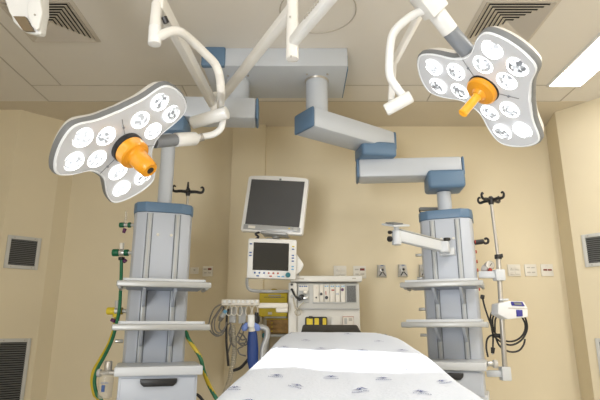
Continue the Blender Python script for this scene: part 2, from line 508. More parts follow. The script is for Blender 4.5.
def pendant_column(t, c, rz, dz, ox, dzs):
    M = Matrix.Translation((c[0], c[1], 0)) @ Matrix.Rotation(rz, 4, 'Z')
    def mb_():
        m = MB(); m.M = M; return m
    z0, z1, z2 = H - .235, H + .72 + dz, H + .785 + dz
    plan = [(-.11, -.15), (.11, -.15), (.165, -.118), (.181, -.07), (.181, .12), (-.181, .12), (-.181, -.07), (-.165, -.118)]
    big = [(p[0] * 1.035, p[1] * 1.05) for p in plan]
    mb_().prism(plan, (0, 0, z0), X, Y, Z, z1 - z0, .006).build('column', 'column_grey', t)
    cap = mb_().prism(big, (0, 0, z1), X, Y, Z, z2 - z1, .008).build('column_cap', 'blue_plastic', t)
    for sx in (-1, 1):
        tr = mb_().box((sx * .085, -.153, (z0 + z1) / 2), (.026, .012, z1 - z0 - .02), .002).build('mounting_track', 'track', t)
        m = mb_(); 
        for e in (-1, 1): m.box((sx * .085 + e * .0165, -.151, (z0 + z1) / 2), (.005, .006, z1 - z0 - .02))
        m.build('groove', 'groove', tr)
        mb_().box((sx * .085, -.1595, (z0 + z1) / 2), (.008, .002, z1 - z0 - .04)).build('slot', 'machine_grey', tr)
    for sx in (-.03, .052):
        m = mb_(); m.cyl((sx, -.149, H + .575 + dz), (sx, -.156, H + .575 + dz), .009, n=12); m.build('screw_cover', 'plate_white', t)
    # shelves: tray with a raised lip, grey rail around it, two brackets under it
    for k, (zs, w) in enumerate(((H + .268 + dzs[0], .505), (H + .035 + dzs[1], .515))):
        yb, yf = -.155, -.485
        sh = mb_().box((ox, (yb + yf) / 2, zs - .012), (w - .05, yf - yb, .014), .003).build('shelf', 'shelf_white', t)
        m = mb_()
        for sx in (-1, 1): m.box((ox + sx * (w / 2 - .034), (yb + yf) / 2, zs + .003), (.006, abs(yf - yb), .033), .002)
        m.box((ox, yf + .012, zs + .002), (w - .07, .006, .036), .002)
        m.build('tray_lip', 'shelf_white', sh)
        m = mb_()
        m.box((ox, yf - .004, zs - .012), (w, .022, .034), .008)
        for sx in (-1, 1): m.box((ox + sx * (w / 2 - .011), (yb + yf) / 2 + .05, zs - .012), (.022, abs(yf - yb) - .12, .036), .008)
        m.build('side_rail', 'shelf_grey', sh)
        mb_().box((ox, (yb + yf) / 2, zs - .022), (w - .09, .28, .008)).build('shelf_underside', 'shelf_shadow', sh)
        for sx in (-1, 1):
            m = mb_()
            poly = [(yb + .002, -.02), (yf + .10, -.02), (yf + .10, -.032), (yb - .03, -.12), (yb + .002, -.12)]
            m.prism(poly, (sx * .085 - .009, 0, zs), Y, Z, X, .018, .002)
            m.build('bracket', 'column_grey', sh)
    # bottom slab and drawer unit
    mb_().box((ox, -.30, H - .213), (.452, .40, .047), .006).build('worktop', 'shelf_white', t)
    du = mb_().box((ox, -.285, H - .31), (.405, .36, .148), .004).build('drawer_unit', 'column_grey', t)
    dr = mb_().box((ox, -.468, H - .312), (.38, .016, .128), .003).build('drawer', 'column_grey', du)
    m = mb_()
    hz = H - .268
    m.prism([(-.095, .016), (.095, .016), (.092, -.006), (.075, -.022), (-.075, -.022), (-.092, -.006)], (ox, -.476, hz), X, Z, -Y, .024, .004)
    m.build('drawer_handle', 'black_plastic', dr)
    mb_().box((ox, -.2, H - .41), (.44, .30, .045), .008).build('base_plate', 'shelf_white', t)
    return M

# ---- left pendant
LC = (-.907, 3.245); LRZ = R_(17)
t = thing('equipment_pendant', 'pale grey equipment pendant on the left, two shelves and a drawer, blue cap', 'medical pendant', (LC[0], LC[1], H - .43), LRZ)
left_pendant = t
pz = PZ(241.5, 84, ZB); pz = Vector((-.44, 3.36, ZB))
za, zb_ = H + 1.59, H + 1.43
MB().cyl((-.455, 3.34, ZB), (-.455, 3.34, za - .01), .085, n=32).build('ceiling_post', 'grey_enamel', t)
arm_mesh((-.315, 3.34, (za + zb_) / 2), (-1.05, 3.30, (za + zb_) / 2), .2, za - zb_, t)
jc = Vector((-.915, 3.29, 0))
MB().box((jc.x + .01, jc.y - .02, H + 1.365), (.24, .23, .13), .03).build('joint_cover', 'blue_plastic', t)
MB().cyl((LC[0], LC[1], H + .78), (LC[0], LC[1], H + 1.32), .047, n=28).build('drop_pole', 'grey_enamel', t)
LM = pendant_column(t, LC, LRZ, 0, .022, (-.016, -.012))

# ---- right pendant
RC = (1.075, 3.60); RRZ = R_(-21)
t = thing('equipment_pendant', 'pale grey equipment pendant on the right, hung from a two-piece jointed arm', 'medical pendant', (RC[0], RC[1], H - .43), RRZ)
right_pendant = t
MB().cyl((.123, 3.33, ZB), (.123, 3.33, H + 1.48), .08, n=32).build('ceiling_post', 'grey_enamel', t)
MB().lathe((.123, 3.33, ZB - .012), Z, [(0, .085), (.014, .09)], 32).build('post_collar', 'steel', t)
a1 = Vector((.035, 3.278, H + 1.422)); dir1 = Vector((.64, .46, 0)).normalized()
arm_mesh(a1, a1 + dir1 * .79, .225, .15, t)
j1 = Vector((.60, 3.69, 0))
MB().box((j1.x - .02, j1.y - .05, H + 1.315), (.27, .22, .115), .022, Matrix.Rotation(R_(10), 3, 'Z'), 4).build('joint_cover', 'blue_plastic', t)
arm_mesh((.455, 3.72, H + 1.19), (1.225, 3.66, H + 1.19), .2, .15, t)
j2 = Vector((1.088, 3.65, 0))
MB().box((j2.x + .0, j2.y - .03, H + 1.075), (.27, .22, .14), .026, Matrix.Rotation(R_(-5), 3, 'Z'), 4).build('joint_cover', 'blue_plastic', t)
MB().cyl((j2.x, j2.y, H + .82), (j2.x, j2.y, H + 1.0), .052, n=28).build('drop_pole', 'grey_enamel', t)
RM = pendant_column(t, RC, RRZ, .04, -.024, (.018, .005))
# small outlet nozzles on the sides of the right column, dark red caps on the far side
def loc(M, x, y, z): return M @ Vector((x, y, z))
for z in (.53, .36, .14, -.04):
    a, b = loc(RM, -.187, 0, H + z), loc(RM, -.235, 0, H + z)
    MB().cyl(a, b, .011, n=12, bev=.003).build('outlet_nozzle', 'aluminium', right_pendant)
for z in (.60, .53, .46, .40, .33, .27):
    a, b = loc(RM, .186, -.03, H + z), loc(RM, .194, -.03, H + z)
    MB().cyl(a, b, .012, n=12).build('red_outlet_cap', 'mark_red', right_pendant)
a, b = loc(LM, -.187, 0, H - .07), loc(LM, -.235, 0, H - .07)
MB().cyl(a, b, .011, n=12, bev=.003).build('outlet_nozzle', 'aluminium', left_pendant)

# ================================================================ surgical lamps
LAMP = {
 'left': (Matrix(((-.16587580, -.68629994, -.70815084), (.90235559, -.39529876, .17173559), (-.39779341, -.61051709, .68485712))), Vector((-.77703, 2.10042, .79065))),
 'right': (Matrix(((-.65741753, -.37700632, .65243269), (.52461571, -.85052827, .03714871), (.54090715, .36669875, .75693563))), Vector((.80459, 1.99535, 1.01998))),
}
LOBE = [(0, .342), (9, .3415), (16, .338), (20.5, .331), (23.5, .316)]
VALLEY_DEEP = LOBE + [(28, .284), (32, .252), (37, .212), (43, .188), (51, .176), (60, .172)]
VALLEY_SHALLOW = LOBE + [(28, .279), (33, .252), (39, .235), (48, .221), (60, .213)]
def rad_at(deg):
    d = deg % 360
    prof = VALLEY_SHALLOW if 120 < d < 240 else VALLEY_DEEP
    m = abs((deg + 60) % 120 - 60)
    for (a, ra), (b, rb) in zip(prof[:-1], prof[1:]):
        if a <= m <= b: return ra + (rb - ra) * (m - a) / (b - a)
    return .18
OUT = []
for i in range(180):
    a = i * 2
    r = sum(rad_at(a + k) for k in (-2.5, -1.2, 0, 1.2, 2.5)) / 5
    OUT.append((r * math.cos(R_(a)), r * math.sin(R_(a))))
def oring(s, off, z):
    return [Vector((x * s + off * x / math.hypot(x, y), y * s + off * y / math.hypot(x, y), z)) for x, y in OUT]

def bend(rr): return .007 - .024 * (rr / .33) ** 2
def surgical_lamp(key, label):
    """local frame: z = away from the light (back of the head), the light leaves along -z"""
    Rm, T = LAMP[key]
    W = Matrix.Translation(CAM + T) @ Rm.to_4x4()
    t = thing('surgical_lamp', label, 'surgical lamp', CAM + T)
    def mb_():
        m = MB(); m.M = W; return m
    def bent(rings, c0, c1):
        return mb_().rings([[Vector((p.x, p.y, p.z + bend(p.xy.length))) for p in ring] for ring in rings], c0, c1)
    bent([oring(1, -.006, .008), oring(1, -.012, .002), oring(.85, 0, -.001), oring(.6, 0, -.004), oring(.3, 0, -.008)], False, True).build('front_cover', 'lamp_face', t)
    bent([oring(1, -.011, .0015), oring(1, -.006, -.001), oring(1, -.001, .002), oring(1, .001, .010), oring(1, -.006, .010)], False, False).build('front_edge', 'lamp_edge', t)
    bent([oring(1, -.004, .007), oring(1, .003, .008), oring(1, .007, .016), oring(1, .006, .032), oring(1, -.004, .036)], False, False).build('rim', 'rim_grey', t)
    bent([oring(1, 0, .033), oring(1, -.003, .042), oring(.97, -.006, .058), oring(.86, -.01, .072), oring(.5, 0, .082)], False, True).build('back_cover', 'lamp_back', t)
    # twelve lenses, four to a lobe
    first = None
    for k in range(3):
        a = k * 2 * math.pi / 3
        for r, w in ((.1335, -.059), (.1335, .059), (.25, -.0595), (.25, .0595)):
            x, y = r * math.cos(a) - w * math.sin(a), r * math.sin(a) + w * math.cos(a)
            rl = math.hypot(x, y); m = Matrix.Translation((x, y, -.004 - .004 * (1 - rl / .3) + bend(rl))) @ Matrix.Rotation(.44 * rl, 4, Vector((y, -x, 0))) @ Matrix.Rotation(random.uniform(0, 6), 4, 'Z')
            if first is None:
                mb = MB(); n = 32
                def cr(rr, z): return [Vector((rr * math.cos(2 * math.pi * i / n), rr * math.sin(2 * math.pi * i / n), z)) for i in range(n)]
                mb.mi = 1; mb.rings([cr(.0365, -.003), cr(.040, -.005), cr(.0455, -.002), cr(.047, .004)], False, False)
                mb.mi = 0; mb.rings([cr(.0365, -.003), cr(.031, -.007), cr(.018, -.010), cr(.004, -.011)], False, True)
                first = mb.build('lens', ['lens_facets', 'glow'], t, local=True); o = first
            else:
                o = first.copy(); COL.objects.link(o)
            o.parent = t
            o.matrix_basis = world_of(t).inverted() @ W @ m
    # seams and screws between the lobes
    for k in range(3):
        a = math.pi / 3 + k * 2 * math.pi / 3
        u = Vector((math.cos(a), math.sin(a), 0))
        mb_().bar(u * .075 + Vector((0, 0, -.006)), u * .165 + Vector((0, 0, -.003)), .002, .002).build('seam', 'rim_grey', t)
        mb_().cyl(u * .12 + Vector((0, 0, -.009)), u * .12 + Vector((0, 0, -.004)), .005, n=10).build('screw', 'neck_grey', t)
    return t, W, mb_

def handle(t, mb_, big):
    mb_().lathe((0, 0, 0), -Z, [(0, .074), (.022, .074), (.026, .070)] if big else [(-.012, .074), (.003, .074), (.006, .070)], 36).build('handle_ring', 'black_plastic', t)
    if big:
        h = mb_().lathe((0, 0, -.024), -Z, [(0, .064), (.004, .070), (.045, .070), (.052, .064), (.052, .054), (.056, .047), (.066, .044), (.075, .044)], 36).build('handle_collar', 'orange_plastic', t)
        m = mb_()
        # eight-sided grip that widens to its end, with a hollow tip
        rs = []
        for z, r in ((-.066, .043), (-.08, .047), (-.150, .043), (-.172, .040), (-.180, .034)):
            rs.append([Vector((r * (1 if i % 2 == 0 else .96) * math.cos(math.pi * i / 8), r * (1 if i % 2 == 0 else .96) * math.sin(math.pi * i / 8), z)) for i in range(16)])
        m.rings(rs).build('grip', 'orange_plastic', h)
        mb_().cyl((0, 0, -.1795), (0, 0, -.1815), .016).build('tip_opening', 'black_plastic', h)
    else:
        h = mb_().lathe((0, 0, -.004), -Z, [(0, .062), (.004, .069), (.020, .070), (.027, .064), (.030, .050), (.034, .034), (.050, .026)], 36).build('handle_collar', 'orange_plastic', t)
        mb_().lathe((0, 0, -.050), -Z, [(0, .024), (.012, .018), (.10, .020), (.108, .0215), (.112, .018)], 24).build('grip', 'orange_clear', h)

def lamp_light(W, col, power):
    l = bpy.data.lights.new('lamp_beam', 'SPOT'); l.energy = power; l.color = col
    l.spot_size = R_(23.5); l.spot_blend = .22; l.shadow_soft_size = .02
    o = bpy.data.objects.new('lamp_beam', l); COL.objects.link(o)
    o.matrix_world = W @ Matrix.Translation((0, 0, -.215))
    return o

# ---- left lamp
tL, WL, mL = surgical_lamp('left', 'surgical lamp on the left with three lobes and a wide stubby orange handle')
handle(tL, mL, True)
lp, ln_ = WL @ Vector((0, 0, .03)), (WL.to_3x3() @ Z)
n0, n1, n2 = PL(154, 142, lp, ln_), PL(175, 140, lp, ln_), PL(197, 138.5, lp, ln_)
MB().cyl(n0, n1, .031, n=28, bev=.002).build('neck_sleeve', 'neck_grey', tL)
MB().cyl(n1, n2 - (n2 - n1) * .1, .036, n=28, bev=.004).build('neck_tube', 'white_enamel', tL)
dn = n2.y
k0, k1 = P(192, 123, dn + .03), P(227.5, 112.5, dn - .03)
lk = MB().tube([n2 - (n2 - n1) * .15, P(203, 136.5, dn + .01), P(214, 134, dn + .02), P(221, 128, dn + .03), P(223, 119, dn + .03)], .018, 12).build('swivel_link', 'white_enamel', tL)
MB().cyl(P(196, 139, dn), P(203, 136.8, dn + .01), .021, n=20).build('link_collar', 'steel', tL)
MB().cyl(k0, k1, .034, n=32, bev=.006).build('knuckle', 'white_enamel', tL)
DV = 1.80
MB().tube([P(157, 38, DV), P(162, 35, DV), P(170, 31.5, DV + .02), P(180, 32, DV + .05), P(191, 40, DV + .12), P(205, 53.5, DV + .2), P(215, 64, DV + .26), P(219.5, 76, DV + .28), P(221, 92, DV + .29), P(220.5, 106, dn + .02), P(220, 114, dn + .02)], .0195, 16).build('curved_arm', 'warm_enamel', tL)
v0, v1, v2 = P(156.8, 3, DV), P(155.3, 27, DV), P(154.3, 44.5, DV)
MB().cyl(v1, v0, .0245, .021, n=28, bev=.004).build('upper_pivot', 'warm_enamel', tL)
MB().cyl(v2, v1, .026, n=28, bev=.003).build('lower_pivot', 'white_enamel', tL)
e0, e1 = P(160, 3, DV + .01), P(212.5, 103, dn + .42)
MB().bar(e0 + (e0 - e1).normalized() * .02, e1, .042, .075, .012, up=(0, .3, 1)).build('spring_arm', 'warm_enamel', tL)
MB().cyl(P(164, 17, DV), P(166.5, 23, DV + .01), .012, n=10).build('spring_slot', 'black_plastic', tL)
s0, s1 = P(292, 9, 1.86), P(219, 101, dn + .42)
MB().bar(s0, s1, .045, .062, .014, up=(0, .3, 1)).build('extension_arm', 'warm_enamel', tL)
MB().cyl(P(216, 94, dn + .42), P(216.5, 113, dn + .42), .038, n=24, bev=.006).build('elbow', 'warm_enamel', tL)

# ---- ceiling spindle with the arm that runs to the right lamp
tS = thing('ceiling_spindle', 'cream vertical spindle between the two lamps with an arm rising to the right', 'lamp mount', P(292.3, 59.5, 1.80))
q0, q1, q2 = P(292.3, 59.5, 1.80), P(292.5, 23, 1.80), P(292.5, -48, 1.80)
q2.z = CEIL
MB().cyl(q0, q1, .0255, n=28, bev=.003).build('lower_sleeve', 'warm_enamel', tS)
MB().cyl(q1, q2, .0235, n=28).build('upper_tube', 'warm_enamel', tS)
MB().lathe(q2, -Z, [(0, .10), (.02, .10), (.03, .03)], 32).build('ceiling_flange', 'white_enamel', tS)
g0 = P(292, 43, 1.80); g1 = P(331, -3, 1.52); g2 = g0 + (g1 - g0) * 2.3
eb = MB().bar(g0, g2, .040, .045, .012).build('extension_arm', 'white_enamel', tS)
# dark lettering strip too small to read
for k in range(9):
    p = g0 + (g1 - g0) * (.48 + .055 * k)
    MB().bar(p + Vector((-.0195, -.010, .012)), p + Vector((-.0195, -.010, .012)) + (g1 - g0) * .034, .003, .010).build('printed_mark', 'seam', eb)
for k in range(5):
    p = s0 + (s1 - s0) * (.44 + .04 * k)
    MB().bar(p + Vector((0.012, -.022, .004)), p + Vector((0.012, -.022, .004)) + (s1 - s0) * .026, .004, .012).build('printed_mark', 'seam', tL)
for (px, py) in ((290, 17), (291, 56.5)): 
    q = P(px, py, 1.774); MB().cyl(q, q - Y * .003, .004, n=8).build('screw', 'steel', tS)

# ---- right lamp
tR, WR, mR = surgical_lamp('right', 'surgical lamp on the right with three lobes and a thin orange rod handle')
handle(tR, mR, False)
rp, rn_ = WR @ Vector((0, 0, .03)), (WR.to_3x3() @ Z)
m0, m1, m2 = PL(467.5, 52, rp, rn_), PL(450, 31, rp, rn_), PL(435, 11, rp, rn_)
MB().cyl(m0, m1, .0345, n=28, bev=.002).build('neck_sleeve', 'neck_grey', tR)
MB().cyl(m1, m2, .0365, n=28, bev=.003).build('neck_tube', 'white_enamel', tR)
dm = m2.y
ax = (m2 - m1).normalized()
MB().bar(m2 - ax * .01, m2 + ax * .10, .10, .085, .008, up=(.4, -.3, .8)).build('joint_block', 'white_enamel', tR)
DK = dm + .14
c0, c1 = P(385.5, 110.5, DK + .01), P(411.5, 96.2, DK - .03)
MB().cyl(c0, c1, .0265, n=28, bev=.006).build('knuckle', 'white_enamel', tR)
MB().tube([P(427, 10, dm), P(414, 14.5, dm + .01), P(400, 25, dm + .03), P(393, 34, dm + .05), P(390.5, 44, dm + .07), P(389.5, 60, dm + .1), P(390, 76, dm + .12), P(397, 88, dm + .13), P(405, 98, dm + .14)], .0175, 16).build('curved_arm', 'white_enamel', tR)
MB().bar(P(421, 12, dm + .12), P(393.5, 63, dm + .22), .03, .03, .008).build('spring_arm', 'warm_enamel', tR)
MB().bar(P(393.8, 61, dm + .22), P(391, 101, dm + .17), .028, .028, .008, up=(0, 1, 0)).build('spring_arm_end', 'warm_enamel', tR)
MB().cyl(m2 + ax * .06, Vector((m2.x - .03, m2.y + .06, CEIL)), .024, n=20).build('hanger_tube', 'warm_enamel', tR)

lamp_light(WL, (1, .98, .95), 160)
lamp_light(WR, (1, .98, .95), 130)

# ---- arm joint at the top left corner -------------------------------------
DA = 1.75
t = thing('ceiling_arm_joint', 'white arm joint with a round cap and tan window at the top left corner', 'arm joint', P(27, 35, DA))
def pix(pts, d): return [P(px, py, d) for px, py in pts]
def slab(name, pts, d, thick, m, t, bev=.006):
    a = pix(pts, d); n = len(a)
    vcen = (sum(a, Vector()) / n - CAM).normalized()
    mb = MB(); b = [p + Vector((0, 1, .3)).normalized() * thick for p in a]
    vs, fs = mb.add(a + b, [tuple(range(n)), tuple(range(n, 2 * n))[::-1]] + [(i, (i + 1) % n, n + (i + 1) % n, n + i) for i in range(n)])
    if bev:
        bmesh.ops.bevel(mb.bm, geom=list(mb.bm.edges), offset=bev, segments=3, profile=.5, affect='EDGES')
    return mb.build(name, m, t)
slab('joint_housing', [(-2, -14), (44.5, -16), (43, 13), (40.5, 34), (33.5, 34.5), (22, 31), (12, 21), (9.5, 12)], DA, .05, 'white_enamel', t, .012)
slab('tan_window', [(13, 16), (25, 16.3), (33.5, 31), (23, 30.6)], DA - .016, .02, 'tan_window', t, .001)
slab('side_cover', [(27, 4), (31, -4), (39, -6), (42, 12), (38.5, 28), (36, 30), (31, 26), (27, 15)], DA - .022, .02, 'white_enamel', t, .006)
q = P(35, 15, DA - .024); MB().cyl(q, q - Y * .004, .0035, n=10).build('screw', 'steel', t)
q = P(22, -10, DA + .06); MB().cyl(q, Vector((q.x, q.y, CEIL)), .05, n=28).build('ceiling_stem', 'white_enamel', t)

# ================================================================ monitors
def monitor_frame(yaw, tilt, roll, x, d, z):
    Mz = Matrix.Rotation(yaw, 4, 'Z') @ Matrix.Rotation(tilt, 4, 'X') @ Matrix.Rotation(roll, 4, 'Y')
    return Matrix.Translation((x, d, H + z)) @ Mz
MU = monitor_frame(R_(-9), R_(-4.8), R_(5.7), -.195, 3.75, .935)
t = thing('patient_monitor', 'large white-framed flat monitor tilted above the smaller screen', 'monitor', MU @ Vector((0, 0, -.22)))
def at(M):
    m = MB(); m.M = M; return m
w, h = .243, .220
out = [(-w, -h), (-w + .012, -h - .008), (w - .012, -h - .008), (w, -h), (w, h - .004)] + [(w * math.cos(R_(a)) * 1.0, h + .014 * math.sin(R_(a))) for a in range(12, 180, 12)] + [(-w, h - .004)]
at(MU).prism(out, (0, 0, 0), X, Z, Y, .05, .008).build('housing', 'monitor_white', t)
at(MU).prism([(-.212, -.172), (.212, -.172), (.214, .198), (-.214, .198)], (0, -.003, 0), X, Z, Y, .006).build('screen', 'screen', t)
bz = at(MU).prism([(-.222, -.212), (.222, -.212), (.222, -.174), (-.222, -.174)], (0, -.005, 0), X, Z, Y, .008, .003).build('lower_bezel', 'silver', t)
at(MU).cyl((.185, -.004, -.192), (.185, -.016, -.192), .0165, n=24, bev=.003).build('knob', 'machine_grey', bz)
at(MU).box((-.155, -.006, -.193), (.055, .004, .020)).build('name_plate', 'plate_white', bz)
at(MU).box((.138, -.006, -.186), (.012, .004, .008)).build('indicator', 'mark_yellow', bz)
at(MU).box((.02, -.005, .206), (.016, .006, .012)).build('camera_dot', 'rim_grey', t)
at(MU).box((.02, .10, -.05), (.2, .12, .22), .02).build('rear_housing', 'machine_grey', t)
at(MU).cyl((.03, .06, -.20), (.03, .06, -.26), .03).build('mount_post', 'silver', t)
at(MU).box((.03, .02, -.236), (.20, .12, .018), .006).build('mount_plate', 'silver', t)

ML = monitor_frame(R_(4), 0, R_(1.3), -.208, 3.70, .508)
t = thing('patient_monitor', 'smaller white monitor with coloured buttons below the large screen', 'monitor', ML @ Vector((0, 0, -.15)))
w, h = .181, .148
at(ML).prism([(-w, -h + .008), (-w + .008, -h), (w - .008, -h), (w, -h + .008), (w, h - .008), (w - .008, h), (-w + .008, h), (-w, h - .008)], (0, 0, 0), X, Z, Y, .06, .007).build('housing', 'monitor_white', t)
at(ML).prism([(-.140, -.088), (.124, -.088), (.124, .117), (-.140, .117)], (0, -.003, 0), X, Z, Y, .006).build('screen', 'screen_dark', t)
kb = []
for i, m in enumerate(('mark_blue', 'mark_blue', 'mark_blue', 'mark_red', 'mark_red', 'mark_red')):
    at(ML).cyl((-.122 + i * .034, 0, -.108), (-.122 + i * .034, -.006, -.108), .0068, n=12).build('button', m, t)
for x_, m in ((-.10, 'mark_blue'), (-.005, 'mark_red'), (.055, 'mark_pale_blue'), (.085, 'mark_pale_blue')):
    at(ML).box((x_, -.002, -.130), (.02, .006, .009), .002).build('button', m, t)
for x_, z_, m in ((.155, .095, 'mark_yellow'), (.155, .075, 'mark_blue'), (.155, .028, 'mark_blue'), (.155, .008, 'mark_blue'), (.155, -.014, 'mark_blue'), (.155, -.055, 'mark_pale_blue'), (.155, -.075, 'mark_pale_blue'), (-.160, .105, 'mark_blue'), (-.160, .04, 'mark_blue'), (-.160, .018, 'mark_blue')):
    at(ML).box((x_, -.002, z_), (.018, .006, .009), .002).build('button', m, t)
at(ML).cyl((.122, 0, -.118), (.122, -.016, -.118), .0185, n=24, bev=.003).build('knob', 'teal', t)
at(ML).prism([(.05, .06), (.185, .055), (.245, -.03), (.225, -.075), (.165, -.13), (.05, -.13)], (0, .062, 0), X, Z, Y, .12, .012).build('side_housing', 'monitor_white', t)
at(ML).cyl((-.02, .09, .13), (-.02, .09, .165), .03).build('neck', 'machine_grey', t)
MB().tube([Vector((-.13, 3.80, H + .47)), Vector((-.06, 3.90, H + .46)), Vector((-.03, 3.97, H + .44)), Vector((-.03, 3.98, H + .392))], .022, 14).build('support_post', 'machine_grey', t)
dq = 3.62
MB().tube([P(247, 279, 3.70), P(247.2, 285, dq), P(249.5, 289.5, dq), P(256, 291, dq), P(272, 291.5, dq), P(289, 291.2, 3.88)], .0115, 10).build('rail_handle', 'silver', t)
one(MB().tube([P(259, 232.5, 3.74), P(255.5, 234, 3.70), P(258.5, 237, 3.72), P(255, 239.5, 3.74)], .008, 8), 'monitor_cable', 'black_rubber', 'short black cable looped between the two monitors', 'cable')

# ================================================================ anesthesia machine
DM = 3.90
def mp(px, py, off=0): return P(px, py, DM - off)
def mbox(x0, y0, x1, y1, front, depth, bev=.004):
    a, b = P(x0, y0, DM), P(x1, y1, DM)
    return MB().box(((a.x + b.x) / 2, DM - front + depth / 2, (a.z + b.z) / 2), (abs(b.x - a.x), depth, abs(a.z - b.z)), bev)
A_, B_ = mp(289, 283), mp(361, 340)
t = thing('anesthesia_machine', 'white anesthesia machine with a row of control modules behind the table', 'medical machine', ((A_.x + B_.x) / 2, DM + .2, 0))
B_.z = .12
MB().box(((A_.x + B_.x) / 2, DM + .22, (A_.z + B_.z) / 2), (B_.x - A_.x, .42, A_.z - B_.z), .012).build('cabinet', 'machine_white', t)
top = mbox(290.5, 276.5, 361.3, 282.2, .06, .50, .008).build('top_shelf', 'machine_white', t)
mbox(297.5, 278.8, 304, 280.3, .062, .004, 0).build('printed_mark', 'plate_line', top)
mbox(351.5, 278.6, 355, 279.8, .062, .004, 0).build('printed_mark', 'plate_line', top)
mbox(288.6, 283, 296.8, 340, .035, .2, .008).build('side_post', 'machine_white', t)
mbox(297.5, 283.5, 359.5, 309, .006, .03, .003).build('module_bay', 'bay_grey', t)
mbox(297.2, 308, 359.8, 309.4, .02, .03, .003).build('shelf_edge', 'machine_grey', t)
m1_ = mbox(298.2, 285, 309, 303, .022, .03, .003).build('gas_module', 'machine_grey', t)
mbox(298.8, 285.4, 308.4, 291, .028, .012, .002).build('module_face', 'plate_white', m1_)
for x_ in (299.4, 301.6, 303.8, 305.6): mbox(x_, 286.1, x_ + 1.5, 287.2, .031, .004, 0).build('printed_mark', 'mark_blue', m1_)
mbox(303.2, 290.5, 307.6, 294.5, .075, .05, .008).build('white_valve', 'plate_white', m1_)
MB().cyl(mp(301.5, 297.2, .02), mp(301.5, 297.2, .06), .022, n=20, bev=.004).build('black_knob', 'black_plastic', m1_)
mbox(303, 297, 308, 299.5, .06, .03, .004).build('grey_lever', 'aluminium', m1_)
xs = [313, 319, 323.8, 329.6, 334.8, 340, 345]
for i in range(6):
    mo = mbox(xs[i] + .12, 285, xs[i + 1] - .12, 302.2, .030, .03, .002).build('control_module', 'plate_white', t)
    if i in (2, 3, 4, 5):
        for e in (0, 1): mbox(xs[i] + .8 + e * 2.0, 286, xs[i] + 2.2 + e * 2.0, 287.1, .033, .004, 0).build('printed_mark', 'mark_pale_blue', mo)
    ce = (xs[i] + xs[i + 1]) / 2
    if i == 0:
        mbox(ce - .6, 297, ce + .8, 298.6, .034, .006, .001).build('socket', 'dark_gap', mo); mbox(ce + .5, 288, ce + .9, 288.6, .033, .004, 0).build('indicator', 'mark_red', mo)
    if i == 1: MB().cyl(mp(321.2, 294, .03), mp(321.2, 294, .045), .0105, n=18).build('black_knob', 'black_plastic', mo)
    if i == 2:
        MB().cyl(mp(326.5, 297.6, .03), mp(326.5, 297.6, .05), .0125, n=18).build('black_knob', 'black_plastic', mo)
        mbox(325.3, 291.5, 326.1, 295, .034, .006, 0).build('red_gauge', 'mark_red', mo)
    if i == 3: mbox(331.2, 289.8, 334, 291, .036, .006, .001).build('red_switch', 'mark_red', mo)
    if i == 4: mbox(335.8, 293.2, 338.4, 295, .036, .006, .001).build('socket', 'track', mo)
    if i == 5: MB().cyl(mp(342.4, 289.6, .03), mp(342.4, 289.6, .044), .0115, n=18).build('dark_knob', 'purple', mo)
mbox(312.6, 302.2, 345.4, 303.4, .028, .02, .002).build('module_rail', 'machine_grey', t)
gr = mbox(345.6, 285.2, 356.6, 303, .020, .02, .003).build('speaker_grille', 'machine_grey', t)
mbox(346.4, 286, 355.8, 302.2, .022, .006, .002).build('mesh_panel', 'machine_mesh', gr)
mbox(331, 317, 340.8, 335, .006, .02, .003).build('blank_panel', 'machine_white', t)
fp = mbox(342.4, 316.4, 353.8, 335, .006, .02, .002).build('framed_panel', 'plate_white', t)
for x_ in (342.6, 353.4): mbox(x_, 316.5, x_ + .35, 330, .009, .006, 0).build('red_border', 'mark_red', fp)
mbox(342.6, 316.5, 353.7, 316.9, .009, .006, 0).build('red_border', 'mark_red', fp)
mbox(344.2, 318.2, 347, 324, .010, .006, .001).build('grey_slot', 'machine_grey', fp)
mbox(348.8, 318.2, 352, 321, .010, .006, .001).build('grey_slot', 'plate_line', fp)
for yy in (284.5, 289.5):
    MB().cyl(mp(291.8, yy, .03), mp(291.8, yy, .05), .0095, n=14).build('port', 'black_plastic', t)
MB().cyl(mp(292.2, 296.4, .03), mp(292.2, 296.4, .04), .014, n=16).build('round_socket', 'machine_grey', t)
one(MB().tube([mp(292, 289.5, .055), mp(294, 294, .075), mp(297, 298, .08), mp(300, 300.5, .08)], .0075, 8), 'sensor_cable', 'black_rubber', 'thin dark cable across the left post of the anesthesia machine', 'cable')
one(MB().tube([mp(293, 297, .06), mp(294.5, 306, .07), mp(296, 309, .075), mp(299, 309, .075), mp(301, 312, .075), mp(299.5, 315, .075), mp(296.5, 315, .075), mp(295, 312, .075), mp(297.5, 308.8, .085), mp(301, 305, .09), mp(304, 302, .085)], .0045, 6), 'clear_sampling_line', 'hose_clear', 'thin pale sampling line hanging in a loop on the anesthesia machine', 'tube')

# yellow bag on the lower front of the machine
t = thing('yellow_case', 'small yellow case with black edges on the anesthesia machine', 'case', mp(315.5, 326, .1))
mbox(305, 317, 327, 334, .10, .09, .012).build('case_shell', 'black_plastic', t)
mbox(306.3, 318.4, 312.5, 333, .106, .02, .006).build('yellow_panel', 'yellow_box', t)
mbox(314, 318.4, 318.6, 333, .106, .02, .006).build('yellow_panel', 'yellow_box', t)
mbox(322, 318.4, 325.8, 333, .106, .02, .006).build('yellow_panel', 'yellow_box', t)
mbox(308.5, 316.3, 312.5, 319, .112, .03, .006).build('clasp', 'black_plastic', t)

